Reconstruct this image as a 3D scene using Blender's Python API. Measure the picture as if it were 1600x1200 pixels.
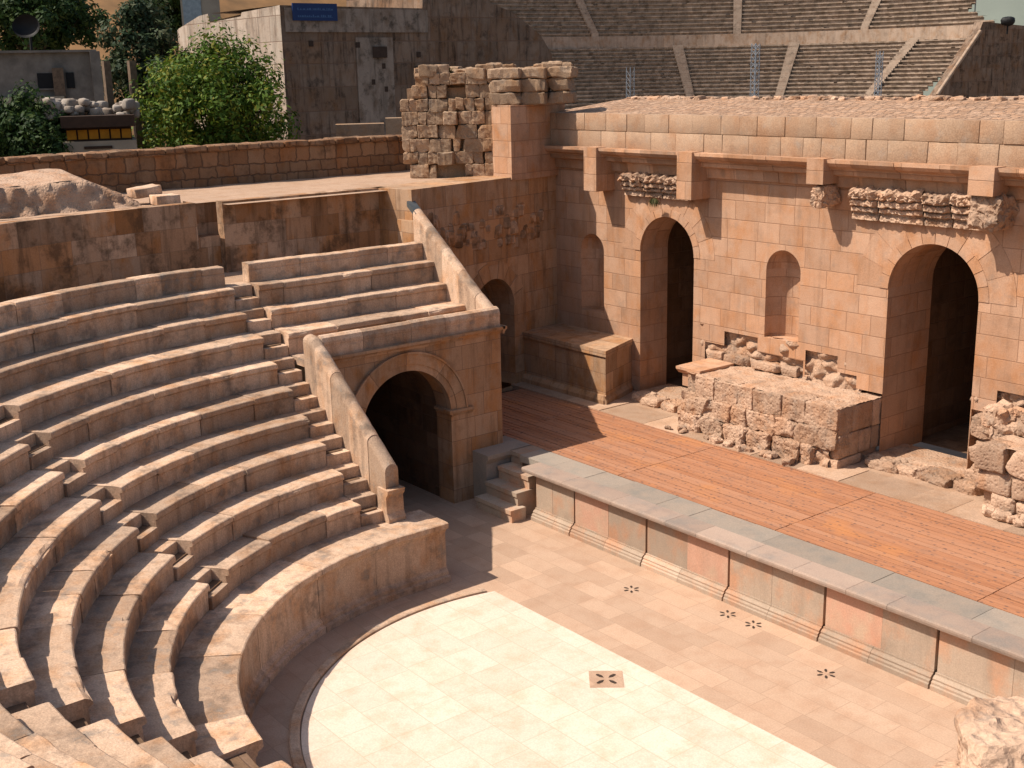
import bpy, math, random
from mathutils import Vector, Matrix, noise
R = math.radians
random.seed(7)
scene = bpy.context.scene
for o in list(bpy.data.objects): bpy.data.objects.remove(o)
COL = scene.collection

# ------------------------------------------------------------------ camera
CAM = Vector((11.857, -10.848, 9.048))
yaw, pitch, roll = -0.907774, 0.252232, -0.022195
fw = Vector((math.sin(yaw)*math.cos(pitch), math.cos(yaw)*math.cos(pitch), -math.sin(pitch)))
r0 = Vector((math.cos(yaw), -math.sin(yaw), 0)); u0 = r0.cross(fw)
rt = r0*math.cos(roll) + u0*math.sin(roll); up = u0*math.cos(roll) - r0*math.sin(roll)
cd = bpy.data.cameras.new("camera"); cam = bpy.data.objects.new("camera", cd); COL.objects.link(cam)
m = Matrix(((rt.x, up.x, -fw.x, CAM.x), (rt.y, up.y, -fw.y, CAM.y), (rt.z, up.z, -fw.z, CAM.z), (0, 0, 0, 1)))
cam.matrix_world = m
cd.sensor_width = 36; cd.lens = 36*1884.34/1600; cd.clip_start = 0.1; cd.clip_end = 3000
scene.camera = cam

# ------------------------------------------------------------------ light
SX, SY = 0.41, 0.67                       # shadow offset per metre of drop
el = math.atan2(1, math.hypot(SX, SY)); az = math.atan2(-SX, -SY)   # azimuth (from +y) towards the sun
w = bpy.data.worlds.new("World"); scene.world = w; w.use_nodes = True
nt = w.node_tree; bg = nt.nodes['Background']; sky = nt.nodes.new('ShaderNodeTexSky')
sky.sky_type = 'NISHITA'; sky.sun_disc = False; sky.sun_elevation = el; sky.sun_rotation = az
sky.air_density = 1.2; sky.dust_density = 2.5
nt.links.new(sky.outputs[0], bg.inputs[0]); bg.inputs[1].default_value = 0.095
sl = bpy.data.lights.new("sun", 'SUN'); so = bpy.data.objects.new("sun", sl); COL.objects.link(so)
sl.energy = 4.7; sl.angle = R(0.5); sl.color = (1.0, 0.895, 0.77)
so.rotation_euler = Vector((SX, SY, -1)).to_track_quat('-Z', 'Y').to_euler(); so.location = (-20, -30, 50)
scene.view_settings.view_transform = 'Standard'; scene.view_settings.look = 'None'
scene.view_settings.gamma = 1; scene.view_settings.exposure = 0.45
scene.cycles.max_bounces = 5; scene.cycles.diffuse_bounces = 3; scene.cycles.use_denoising = True

# ------------------------------------------------------------------ helpers
def at(u, v, D):
    """point at horizontal distance D from the photographer in the direction of a photo pixel"""
    x = (u-800)/1884.34; y = (v-600)/1884.34
    d = fw + rt*x - up*y
    return CAM + d*(D/math.hypot(d.x, d.y))

def tag(o, label=None, cat=None, group=None, kind=None):
    if label: o['label'] = label
    if cat: o['category'] = cat
    if group: o['group'] = group
    if kind: o['kind'] = kind
    return o
def empty(name, loc, label, cat, group=None):
    o = bpy.data.objects.new(name, None); COL.objects.link(o); o.location = loc; o.empty_display_size = .3
    return tag(o, label, cat, group)

class MB:
    def __init__(s): s.v = []; s.f = []; s.uv = []; s.t = []; s.sm = []; s.off = Vector((0, 0, 0))
    def face(s, pts, uv=None, tint=None, smooth=False):
        b = len(s.v); pts = [Vector(p) for p in pts]; s.v += pts
        s.f.append(list(range(b, b+len(pts))))
        if uv is None:
            n = Vector((0, 0, 0))
            for i in range(len(pts)):
                a, c = pts[i], pts[(i+1) % len(pts)]
                n += a.cross(c)
            uv = auto_uv(pts, n)
        s.uv.append(uv); s.t.append(.5 if tint is None else tint); s.sm.append(smooth)
    def grid(s, P, tint=None, uv=None, smooth=True, flip=False):
        """P[i][j] points, shared vertices"""
        n, m_ = len(P), len(P[0]); b = len(s.v)
        for row in P: s.v += [Vector(p) for p in row]
        for i in range(n-1):
            for j in range(m_-1):
                q = [b+i*m_+j, b+i*m_+j+1, b+(i+1)*m_+j+1, b+(i+1)*m_+j]
                ij = [(i, j), (i, j+1), (i+1, j+1), (i+1, j)]
                if flip: q.reverse(); ij.reverse()
                s.f.append(q)
                if uv: s.uv.append([uv(a, c) for a, c in ij])
                else:
                    pts = [s.v[k] for k in q]; nn = (pts[2]-pts[0]).cross(pts[3]-pts[1])
                    s.uv.append(auto_uv(pts, nn))
                s.t.append(.5 if tint is None else tint); s.sm.append(smooth)
    def box(s, x0, y0, z0, x1, y1, z1, tint=None, skip=''):
        p = lambda x, y, z: Vector((x, y, z))
        F = {'b': [p(x0,y0,z0),p(x0,y1,z0),p(x1,y1,z0),p(x1,y0,z0)], 't': [p(x0,y0,z1),p(x1,y0,z1),p(x1,y1,z1),p(x0,y1,z1)],
             's': [p(x0,y0,z0),p(x1,y0,z0),p(x1,y0,z1),p(x0,y0,z1)], 'n': [p(x1,y1,z0),p(x0,y1,z0),p(x0,y1,z1),p(x1,y1,z1)],
             'w': [p(x0,y1,z0),p(x0,y0,z0),p(x0,y0,z1),p(x0,y1,z1)], 'e': [p(x1,y0,z0),p(x1,y1,z0),p(x1,y1,z1),p(x1,y0,z1)]}
        for k, q in F.items():
            if k not in skip: s.face(q, tint=tint)
    def obox(s, c, ex, ey, hx, hy, z0, z1, tint=None):
        c = Vector(c); ex = Vector(ex).normalized(); ey = Vector(ey).normalized()
        q = [c+ex*a*hx+ey*b*hy for a, b in ((-1,-1),(1,-1),(1,1),(-1,1))]
        if ex.cross(ey).z < 0: q.reverse()
        s.prism([(a.x, a.y) for a in q], z0, z1, tint)
    def prism(s, poly, z0, z1, tint=None):
        n = len(poly)
        s.face([(x, y, z1) for x, y in poly], tint=tint); s.face([(x, y, z0) for x, y in reversed(poly)], tint=tint)
        for i in range(n):
            a, b = poly[i], poly[(i+1) % n]
            s.face([(a[0],a[1],z0),(b[0],b[1],z0),(b[0],b[1],z1),(a[0],a[1],z1)], tint=tint)
    def extrude(s, prof, a, b, ax, az_=Vector((0,0,1)), tint=None):
        """prof [(d,z)] closed polygon; swept from point a to b; ax = outward direction for d"""
        a, b, ax = Vector(a), Vector(b), Vector(ax)
        A = [a+ax*d+az_*z for d, z in prof]; B = [b+ax*d+az_*z for d, z in prof]; n = len(prof)
        area = sum(prof[i][0]*prof[(i+1)%n][1]-prof[(i+1)%n][0]*prof[i][1] for i in range(n))
        flip = (area*((b-a).dot(ax.cross(az_)))) < 0
        def F(p):
            s.face(list(reversed(p)) if flip else p, tint=tint)
        for i in range(n):
            j = (i+1) % n; F([A[j], A[i], B[i], B[j]])
        F(A); F(list(reversed(B)))
    def stone(s, c, size, rough=.02, rnd=.04, step=.09, rot=0, tint=None, seed=None, tilt=None, M=None, facets=None):
        """one weathered stone block: rounded box with noise"""
        c = Vector(c); hx, hy, hz = [k/2 for k in size]; rnd = min(rnd, hx*.9, hy*.9, hz*.9)
        sd = Vector((random.random()*50, random.random()*50, random.random()*50)) if seed is None else Vector(seed)
        if M is None: M = Matrix.Rotation(rot, 3, 'Z')
        if tilt: M = M @ Matrix.Rotation(tilt[0], 3, 'X') @ Matrix.Rotation(tilt[1], 3, 'Y')
        if tint is None: tint = random.random()
        if facets is None: facets = 6 if rough >= .03 else 0
        rnd_ = random.Random(int(sd.x*1000)); PLN = []
        for _ in range(facets):
            n_ = Vector((rnd_.gauss(0,1), rnd_.gauss(0,1), rnd_.gauss(0,.8))).normalized(); sup = hx*abs(n_.x)+hy*abs(n_.y)+hz*abs(n_.z)
            PLN.append((n_, sup*rnd_.uniform(.66, .92)))
        def P(x, y, z):
            ix, iy, iz = (max(-h+rnd, min(h-rnd, k)) for k, h in ((x, hx), (y, hy), (z, hz)))
            d = Vector((x-ix, y-iy, z-iz)); q = Vector((ix, iy, iz))
            if d.length > 1e-6: q += d.normalized()*rnd
            for n_, d_ in PLN:
                k_ = q.dot(n_)-d_
                if k_ > 0: q = q-n_*k_
            n1 = noise.noise_vector((q+sd)*2.3)*rough*.9 + noise.noise_vector((q+sd)*7)*rough*.6 + noise.noise_vector((q+sd)*19)*rough*.55
            return M @ (q+n1) + c
        def ax(h):
            n = max(2, int(round(2*h/step))); 
            L = [-h, -h+rnd*.4] + [(-h+rnd)+(2*h-2*rnd)*i/max(1, n-2) for i in range(n-1)] + [h-rnd*.4, h]
            return L
        X, Y, Z = ax(hx), ax(hy), ax(hz); f0_ = len(s.f)
        s.grid([[P(x, -hy, z) for z in Z] for x in X], tint, flip=True); s.grid([[P(x, hy, z) for z in Z] for x in X], tint)
        s.grid([[P(-hx, y, z) for z in Z] for y in Y], tint); s.grid([[P(hx, y, z) for z in Z] for y in Y], tint, flip=True)
        s.grid([[P(x, y, hz) for y in Y] for x in X], tint, flip=True); s.grid([[P(x, y, -hz) for y in Y] for x in X], tint)
        if rough >= .028 and step < .075:
            for k_ in range(f0_, len(s.f)): s.sm[k_] = False
    def tube(s, a, b, r, n=6, tint=None):
        a, b = Vector(a), Vector(b); d = (b-a).normalized(); k = d.orthogonal().normalized(); l = d.cross(k)
        A = [[p+(k*math.cos(t)+l*math.sin(t))*rr for p, rr in ((a, r if not isinstance(r, tuple) else r[0]), (b, r if not isinstance(r, tuple) else r[1]))] for t in [2*math.pi*i/n for i in range(n+1)]]
        s.grid(A, tint, flip=True)
        s.face([p[1] for p in A[:-1]], tint=tint); s.face([p[0] for p in reversed(A[:-1])], tint=tint)
    def build(s, name, mat, parent=None, **kw):
        me = bpy.data.meshes.new(name)
        off = Vector(parent.location) if parent else Vector((0, 0, 0))
        if parent and parent.parent: off = off + parent.parent.location
        if not parent and s.v:
            xs = [p.x for p in s.v]; ys = [p.y for p in s.v]; zs = [p.z for p in s.v]
            off = Vector(((min(xs)+max(xs))/2, (min(ys)+max(ys))/2, min(zs)))
        me.from_pydata([p-off for p in s.v], [], s.f)
        uvl = me.uv_layers.new(name="uv"); flat = []
        for q in s.uv:
            for a in q: flat += [a[0], a[1]]
        uvl.data.foreach_set("uv", flat)
        at_ = me.attributes.new("tint", 'FLOAT', 'FACE'); at_.data.foreach_set("value", s.t)
        me.polygons.foreach_set("use_smooth", s.sm)
        me.materials.append(mat); me.update()
        o = bpy.data.objects.new(name, me); COL.objects.link(o)
        if parent: o.parent = parent
        else: o.location = off
        if kw: tag(o, **kw)
        return o
def auto_uv(pts, n):
    ax_, ay_, az_ = abs(n.x), abs(n.y), abs(n.z)
    if az_ > max(ax_, ay_): return [(p.x, p.y+37.3) for p in pts]
    h = Vector((-n.y, n.x, 0)); h = h.normalized() if h.length > 1e-9 else Vector((1, 0, 0))
    return [(p.dot(h), p.z) for p in pts]

# ------------------------------------------------------------------ materials
def nodes(mat):
    mat.use_nodes = True; nt = mat.node_tree
    for n in list(nt.nodes): nt.nodes.remove(n)
    out = nt.nodes.new('ShaderNodeOutputMaterial'); b = nt.nodes.new('ShaderNodeBsdfPrincipled')
    nt.links.new(b.outputs[0], out.inputs[0]); b.inputs['Roughness'].default_value = .9
    b.inputs['Specular IOR Level'].default_value = .15
    return nt, b
class NT:
    def __init__(s, nt): s.nt = nt
    def n(s, t, **k):
        x = s.nt.nodes.new(t)
        for a, b in k.items(): setattr(x, a, b)
        return x
    def l(s, a, b): s.nt.links.new(a, b)
    def math(s, op, a, b=None, c=None, clamp=False):
        x = s.n('ShaderNodeMath', operation=op, use_clamp=clamp)
        for i, q in enumerate((a, b, c)):
            if q is None: continue
            if hasattr(q, 'is_output'): s.l(q, x.inputs[i])
            else: x.inputs[i].default_value = q
        return x.outputs[0]
    def ramp(s, v, lo, hi, a=0., b=1.):
        x = s.n('ShaderNodeMapRange', clamp=True); s.l(v, x.inputs[0])
        for i, q in enumerate((lo, hi, a, b)): x.inputs[i+1].default_value = q
        return x.outputs[0]
    def mix(s, f, a, b, mode='MIX'):
        x = s.n('ShaderNodeMix', data_type='RGBA', blend_type=mode)
        for i, q in ((0, f), (6, a), (7, b)):
            if hasattr(q, 'is_output'): s.l(q, x.inputs[i])
            elif i == 0: x.inputs[0].default_value = q
            else: x.inputs[i].default_value = (*q, 1) if len(q) == 3 else q
        return x.outputs[2]
    def noise(s, vec, scale, detail=5, rough=.6, out=0, dim='3D'):
        x = s.n('ShaderNodeTexNoise', noise_dimensions=dim); x.inputs['Scale'].default_value = scale
        x.inputs['Detail'].default_value = detail; x.inputs['Roughness'].default_value = rough
        s.l(vec, x.inputs['Vector']); return x.outputs[out]
    def vscale(s, vec, sc):
        x = s.n('ShaderNodeVectorMath', operation='MULTIPLY'); s.l(vec, x.inputs[0]); x.inputs[1].default_value = sc; return x.outputs[0]

def stone_mat(name, cols, joints=None, jcol=(.16,.10,.07), jdepth=.6, streak=.35, stain=.3, stain_col=(.05,.035,.025), bump=.4,
              tintvar=.35, blockvar=.5, grain=1.0, warp=.012, pits=0.0, rowrand=.25, speck=0.0, st0=.58):
    """cols: pale, mid, warm.  joints: (course height, block length, joint width)"""
    mat = bpy.data.materials.new(name); nt, b = nodes(mat); N = NT(nt)
    tc = N.n('ShaderNodeTexCoord'); obj = tc.outputs['Object']; uv = tc.outputs['UV']
    big = N.noise(obj, .9, 6, .62); med = N.noise(obj, 4.5, 6, .65); fine = N.noise(obj, 38, 4, .7)
    at_ = N.n('ShaderNodeAttribute', attribute_name='tint'); tint = at_.outputs['Fac']
    jm = None; cell = None
    if joints:
        h, wd, jw = joints
        wv = N.n('ShaderNodeVectorMath', operation='MULTIPLY_ADD'); N.l(N.noise(obj, 5, 2, .5, out=1), wv.inputs[0])
        wv.inputs[1].default_value = (warp*2,)*3; N.l(uv, wv.inputs[2])
        sx = N.n('ShaderNodeSeparateXYZ'); N.l(wv.outputs[0], sx.inputs[0]); U, V = sx.outputs[0], sx.outputs[1]
        def vor(wsock, feat):
            x = N.n('ShaderNodeTexVoronoi', voronoi_dimensions='1D', feature=feat); x.inputs['Scale'].default_value = 1; N.l(wsock, x.inputs['W']); return x
        vh = N.math('DIVIDE', V, h); a = vor(vh, 'F1'); a2 = vor(vh, 'DISTANCE_TO_EDGE')
        a.inputs['Randomness'].default_value = a2.inputs['Randomness'].default_value = rowrand
        sr = N.n('ShaderNodeSeparateColor'); N.l(a.outputs['Color'], sr.inputs[0])
        uw = N.math('ADD', N.math('DIVIDE', U, wd), N.math('MULTIPLY', sr.outputs[0], 613.7))
        c = vor(uw, 'F1'); c2 = vor(uw, 'DISTANCE_TO_EDGE')
        c.inputs['Randomness'].default_value = c2.inputs['Randomness'].default_value = .75
        sc = N.n('ShaderNodeSeparateColor'); N.l(c.outputs['Color'], sc.inputs[0]); cell = sc
        dist = N.math('MINIMUM', N.math('MULTIPLY', a2.outputs['Distance'], h), N.math('MULTIPLY', c2.outputs['Distance'], wd))
        jm = N.ramp(dist, jw*.35, jw, 1, 0)
    v = N.math('ADD', N.math('MULTIPLY', big, 1.0), N.math('MULTIPLY', med, .5)); v = N.ramp(v, .5, 1.0)
    col = N.mix(v, cols[0], cols[1])
    wm = N.ramp(N.noise(N.vscale(obj, (1.7, 1.7, 1.1)), 1.3, 5, .6), .47, .68)
    col = N.mix(wm, col, cols[2])
    # block to block variation
    tv = N.ramp(tint, 0, 1, 1-tintvar, 1+tintvar*.45)
    tn = N.n('ShaderNodeCombineColor'); [N.l(tv, tn.inputs[i]) for i in range(3)]
    col = N.mix(1, col, tn.outputs[0], 'MULTIPLY')
    if cell:
        col = N.mix(N.math('MULTIPLY', N.ramp(cell.outputs[1], .55, 1), blockvar), col, cols[0])
        col = N.mix(N.math('MULTIPLY', N.ramp(cell.outputs[2], .5, 1), blockvar), col, cols[2])
        bv = N.ramp(cell.outputs[0], 0, 1, 1-blockvar*.38, 1+blockvar*.16)
        cn = N.n('ShaderNodeCombineColor'); [N.l(bv, cn.inputs[i]) for i in range(3)]
        col = N.mix(1, col, cn.outputs[0], 'MULTIPLY')
    if stain:
        st = N.ramp(N.math('ADD', N.noise(obj, 1.7, 8, .72), N.math('MULTIPLY', fine, .12)), st0, st0+.13)
        col = N.mix(N.math('MULTIPLY', st, stain), col, stain_col)
    if speck:
        sp_ = N.ramp(N.noise(obj, 24, 5, .75), .60, .70); col = N.mix(N.math('MULTIPLY', N.math('MULTIPLY', sp_, N.ramp(N.noise(obj, 2.2, 4, .6), .42, .6)), speck), col, stain_col)
        gp = N.ramp(N.noise(obj, 3.4, 7, .7), .56, .66); col = N.mix(N.math('MULTIPLY', gp, speck*.55), col, (.34,.30,.26))
    if streak:
        sk = N.ramp(N.noise(N.vscale(obj, (5, 5, .55)), 1.0, 6, .65), .5, .75)
        col = N.mix(N.math('MULTIPLY', sk, streak), col, stain_col)
    fg = N.ramp(fine, .3, .7, 1-.16*grain, 1+.12*grain); cf = N.n('ShaderNodeCombineColor'); [N.l(fg, cf.inputs[i]) for i in range(3)]
    col = N.mix(1, col, cf.outputs[0], 'MULTIPLY')
    if jm is not None: col = N.mix(N.math('MULTIPLY', jm, .85), col, jcol)
    N.l(col, b.inputs['Base Color'])
    hgt = N.math('ADD', N.math('MULTIPLY', med, .55), N.math('MULTIPLY', fine, .35))
    if pits:
        pv = N.n('ShaderNodeTexVoronoi'); pv.inputs['Scale'].default_value = 14; N.l(obj, pv.inputs['Vector'])
        hgt = N.math('ADD', hgt, N.math('MULTIPLY', N.ramp(pv.outputs['Distance'], 0, .5), pits))
    if jm is not None: hgt = N.math('SUBTRACT', hgt, N.math('MULTIPLY', jm, jdepth))
    bp = N.n('ShaderNodeBump'); bp.inputs['Strength'].default_value = bump; bp.inputs['Distance'].default_value = .03
    N.l(hgt, bp.inputs['Height']); N.l(bp.outputs[0], b.inputs['Normal'])
    return mat
def flat_mat(name, col, rough=.8, var=.25, scale=6, metal=0, spec=.2, col2=None):
    mat = bpy.data.materials.new(name); nt, b = nodes(mat); N = NT(nt); tc = N.n('ShaderNodeTexCoord')
    n1 = N.noise(tc.outputs['Object'], scale, 5, .6)
    c2 = col2 or tuple(k*(1-var) for k in col)
    N.l(N.mix(N.ramp(n1, .35, .65), col, c2), b.inputs['Base Color'])
    b.inputs['Roughness'].default_value = rough; b.inputs['Metallic'].default_value = metal; b.inputs['Specular IOR Level'].default_value = spec
    return mat
def leaf_mat(name, a, bcol, c):
    mat = bpy.data.materials.new(name); nt, b = nodes(mat); N = NT(nt)
    at_ = N.n('ShaderNodeAttribute', attribute_name='tint'); tc = N.n('ShaderNodeTexCoord')
    f = N.math('ADD', N.math('MULTIPLY', at_.outputs['Fac'], .55), N.math('MULTIPLY', N.noise(tc.outputs['Object'], .9, 3, .5), .6))
    col = N.mix(N.ramp(f, .3, .6), a, bcol); col = N.mix(N.ramp(f, .66, .85), col, c)
    N.l(col, b.inputs['Base Color']); b.inputs['Roughness'].default_value = .6
    b.inputs['Subsurface Weight'].default_value = 0
    out = [n for n in nt.nodes if n.type == 'OUTPUT_MATERIAL'][0]
    tr = N.n('ShaderNodeBsdfTranslucent'); N.l(col, tr.inputs[0]); mx = N.n('ShaderNodeMixShader'); mx.inputs[0].default_value = .25
    N.l(b.outputs[0], mx.inputs[1]); N.l(tr.outputs[0], mx.inputs[2]); N.l(mx.outputs[0], out.inputs[0])
    return mat

PALE, MID, WARM = (.50,.335,.225), (.42,.255,.155), (.40,.20,.095)
M_seat = stone_mat('seat_limestone', [(.60,.43,.31), (.52,.35,.24), (.50,.285,.16)], streak=.45, stain=.6, st0=.575, bump=.7, tintvar=.34, stain_col=(.07,.05,.038), grain=1.7, speck=.75)
M_ash = stone_mat('dressed_ashlar', [(.54,.345,.235), (.47,.265,.16), (.48,.235,.115)], joints=(.42,.78,.010), streak=.26, stain=.2, bump=.5, blockvar=.36, speck=.3, jdepth=1.0, jcol=(.30,.165,.10), warp=.006)
M_cav = stone_mat('stained_ashlar', [(.49,.33,.225), (.41,.245,.145), (.42,.195,.08)], joints=(.52,.74,.006), streak=.8, stain=.7, st0=.55, bump=.35, blockvar=.95, stain_col=(.06,.038,.024), warp=.01, jcol=(.20,.13,.085))
M_trib = stone_mat('stained_tribunal_stone', [(.48,.32,.21), (.40,.24,.14), (.42,.20,.08)], joints=(.52,.75,.008), streak=.6, stain=.3, bump=.3, blockvar=.5, stain_col=(.10,.055,.03), warp=.006)
M_rub = stone_mat('rough_rubble', [(.50,.345,.245), (.43,.275,.185), (.43,.24,.14)], streak=.1, stain=.4, speck=.5, bump=1.0, tintvar=.3, pits=.5, grain=1.4)
M_par = stone_mat('worn_parapet_stone', [(.40,.275,.19), (.35,.225,.145), (.34,.195,.115)], streak=.12, stain=.35, bump=.8, tintvar=.14, grain=1.6, speck=.5, stain_col=(.16,.10,.07))
M_tow = stone_mat('tower_stone', [(.38,.265,.18), (.31,.205,.13), (.33,.18,.09)], streak=.2, stain=.45, bump=.9, tintvar=.3, grain=1.5, speck=.5)  # darker tone stands in for grazing sun on the tower face
M_wall = stone_mat('old_wall_masonry', [(.31,.195,.12), (.25,.14,.08), (.27,.12,.05)], joints=(.34,.42,.022), streak=.35, stain=.5, bump=.9, blockvar=.6, warp=.07, rowrand=.6, stain_col=(.05,.03,.02), jcol=(.10,.06,.04))
M_roof = stone_mat('rough_wall_crown', [(.50,.33,.225), (.43,.265,.17), (.42,.24,.14)], joints=(.17,.22,.02), streak=.0, stain=.15, bump=1.0, blockvar=.6, pits=.3, jcol=(.26,.165,.115), warp=.05, jdepth=1.4)
M_top = stone_mat('terrace_dust', [(.47,.32,.225), (.42,.28,.19), (.40,.25,.16)], streak=0, stain=.15, bump=.6, grain=1.6)
M_white = stone_mat('cream_paving', [(.68,.55,.45), (.65,.51,.40), (.60,.44,.325)], joints=(.62,.78,.009), streak=0, stain=.0, bump=.06, blockvar=.16, jcol=(.50,.37,.27), jdepth=.3, tintvar=0, warp=.002, rowrand=0.1)
M_pink = stone_mat('pink_paving', [(.50,.345,.245), (.455,.305,.21), (.43,.275,.185)], joints=(.42,.80,.007), streak=0, stain=.12, bump=.15, blockvar=.35, jcol=(.33,.215,.145), jdepth=.5, tintvar=0, stain_col=(.25,.17,.12), warp=.002, rowrand=0.1)
M_cope = stone_mat('grey_pink_coping', [(.31,.265,.22), (.36,.285,.225), (.27,.24,.205)], streak=0, stain=.2, bump=.3, tintvar=.2, stain_col=(.17,.14,.12))
M_slab = stone_mat('pink_front_coping', [(.38,.285,.225), (.34,.25,.20), (.29,.24,.205)], streak=0, stain=.4, bump=.3, tintvar=.2, stain_col=(.20,.16,.14))
M_salm = stone_mat('salmon_panels', [(.48,.30,.22), (.47,.25,.165), (.44,.31,.22)], streak=.3, stain=.15, bump=.3, tintvar=.2, stain_col=(.25,.19,.14))
M_panel = stone_mat('weathered_panels', [(.45,.345,.26), (.38,.29,.22), (.49,.27,.165)], streak=.4, stain=.4, speck=.3, bump=.3, tintvar=.25, stain_col=(.25,.19,.14))
M_far = stone_mat('shaded_sooty_wall', [(.27,.195,.145), (.17,.115,.08), (.20,.11,.06)], joints=(.9,1.1,.03), streak=.97, stain=.6, bump=.5, blockvar=.5, stain_col=(.022,.016,.013))  # shaded copy: shade in the dark base, soot in the streaks
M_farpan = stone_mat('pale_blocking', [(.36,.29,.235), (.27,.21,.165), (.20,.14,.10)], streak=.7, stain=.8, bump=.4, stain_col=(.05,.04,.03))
M_farlit = stone_mat('sunlit_streaked_wall', [(.50,.42,.35), (.43,.35,.28), (.40,.30,.23)], joints=(.9,1.1,.02), streak=.85, stain=.4, bump=.4, stain_col=(.09,.065,.05))  # lit copy of the great wall stone; sunlight put into the pale tone
M_thea = stone_mat('theatre_stone', [(.40,.31,.24), (.29,.215,.16), (.24,.17,.12)], streak=.1, stain=.6, bump=.3, tintvar=.5, grain=1.0, stain_col=(.08,.065,.045))
M_thpw = stone_mat('theatre_band_wall', [(.40,.30,.23), (.34,.25,.185), (.30,.19,.12)], streak=.4, stain=.3, bump=.3, tintvar=.3)
M_thst = stone_mat('theatre_worn_stone', [(.38,.30,.235), (.30,.23,.175), (.27,.19,.14)], streak=.1, stain=.5, bump=.3, tintvar=.3, grain=1.0)
M_dark = flat_mat('hollow_shade', (.06,.04,.03), .95)  # near-black standing for the shade inside drains, holes and board gaps
M_in = stone_mat('shade_dark_masonry', [(.22,.14,.09), (.18,.11,.07), (.17,.095,.05)], joints=(.4,.6,.015), streak=.4, stain=.5, bump=.5)  # stone darkened so doorways and vaults read as deep shade
M_metal = flat_mat('grey_metal', (.16,.17,.17), .5, metal=.6)
M_blue = flat_mat('blue_steel', (.22,.25,.29), .6)
M_sign = flat_mat('blue_sign_paint', (.012,.035,.12), .5, .1)
M_signtx = flat_mat('faded_sign_lettering', (.05,.11,.24), .6, .1)
M_conc = flat_mat('grey_render', (.20,.175,.15), .9, .35, 2.5)
M_wood = flat_mat('grey_timber', (.16,.11,.075), .9, .4, 9)
M_yel = flat_mat('ochre_panel', (.42,.19,.015), .7, .25, 4)
M_brown = flat_mat('brown_frame', (.05,.03,.02), .8)
M_black = flat_mat('black_plastic', (.012,.012,.013), .6)
M_hill = flat_mat('sandy_hill', (.24,.13,.055), .95, .4, .25, col2=(.13,.075,.035))
M_hillf = flat_mat('sky_grey_hill', (.15,.17,.145), .95, .12, .05)  # tone of the dull hazy sky put on a hill
M_gnd = flat_mat('street_dust', (.26,.19,.14), .95, .3, .5)
M_cream = flat_mat('cream_render', (.34,.29,.22), .9, .2, 1.5)
M_pblue = flat_mat('pale_blue_shutter', (.30,.36,.38), .7)
M_heap = stone_mat('pale_stone_heap', [(.40,.35,.30), (.33,.28,.235), (.28,.22,.17)], streak=0, stain=.4, bump=.6)
M_bark = flat_mat('bark', (.09,.06,.04), .95, .4, 12)
L_bright = leaf_mat('bright_green_leaves', (.034,.078,.010), (.085,.14,.015), (.20,.18,.022))
L_dark = leaf_mat('dark_green_leaves', (.014,.034,.010), (.03,.06,.014), (.06,.09,.02))
L_olive = leaf_mat('grey_green_leaves', (.022,.042,.022), (.045,.07,.03), (.09,.09,.045))
L_wd = leaf_mat('olive_weed', (.05,.055,.02), (.09,.085,.03), (.14,.10,.04))
L_dry = leaf_mat('dry_grass', (.20,.13,.04), (.13,.12,.03), (.24,.17,.06))
# stage boards
def plank_mat():
    mat = bpy.data.materials.new('stage_boards'); nt, b = nodes(mat); N = NT(nt); tc = N.n('ShaderNodeTexCoord'); o = tc.outputs['Object']
    at_ = N.n('ShaderNodeAttribute', attribute_name='tint')
    g = N.noise(N.vscale(o, (1.2, 22, 4)), 1.5, 6, .6); big = N.noise(o, .9, 3, .5)
    col = N.mix(N.ramp(g, .3, .7), (.43,.195,.10), (.25,.105,.055))
    col = N.mix(N.math('MULTIPLY', N.ramp(at_.outputs['Fac'], 0, 1), .9), col, (.39,.20,.12))
    col = N.mix(N.ramp(big, .55, .75), col, (.44,.19,.08))
    col = N.mix(N.math('MULTIPLY', N.ramp(N.noise(o, 3.1, 5, .7), .52, .7), .5), col, (.24,.14,.10))
    vo = N.n('ShaderNodeTexVoronoi', voronoi_dimensions='2D'); N.l(N.vscale(o, (4.2, 6.9, 1)), vo.inputs['Vector']); vo.inputs['Scale'].default_value = 1; vo.inputs['Randomness'].default_value = 1
    col = N.mix(N.math('MULTIPLY', N.ramp(vo.outputs['Distance'], .09, .17, 1, 0), N.math('MULTIPLY', N.ramp(N.noise(o, 2.6, 3, .6), .38, .52), .75)), col, (.13,.085,.07))
    N.l(col, b.inputs['Base Color']); b.inputs['Roughness'].default_value = .75
    
    bp = N.n('ShaderNodeBump'); bp.inputs['Strength'].default_value = .3; bp.inputs['Distance'].default_value = .01; N.l(g, bp.inputs['Height']); N.l(bp.outputs[0], b.inputs['Normal'])
    return mat
M_plank = plank_mat()

# ------------------------------------------------------------------ setting: ground
g = MB(); g.box(-400, -400, -1.2, 400, 400, -1.0); 
g.build('ground', M_gnd, kind='structure')
# paving of the orchestra
pv = MB()
pv.face([(-14, -12.5, 0), (12, -12.5, 0), (12, 6, 0), (-14, 6, 0)]); pv.build('orchestra_paving', M_pink, kind='structure')
RO = 4.405; YC = 1.213
def arc(r, a0, a1, n): return [(r*math.cos(R(a0+(a1-a0)*i/n)), r*math.sin(R(a0+(a1-a0)*i/n))) for i in range(n+1)]
aL = 180-math.degrees(math.asin(YC/RO)); aR = 360+math.degrees(math.asin(YC/RO))
wf = MB(); wf.prism(arc(RO, aL, aR, 120), 0.004, .022); wf.build('orchestra_floor', M_white, kind='structure')
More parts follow.
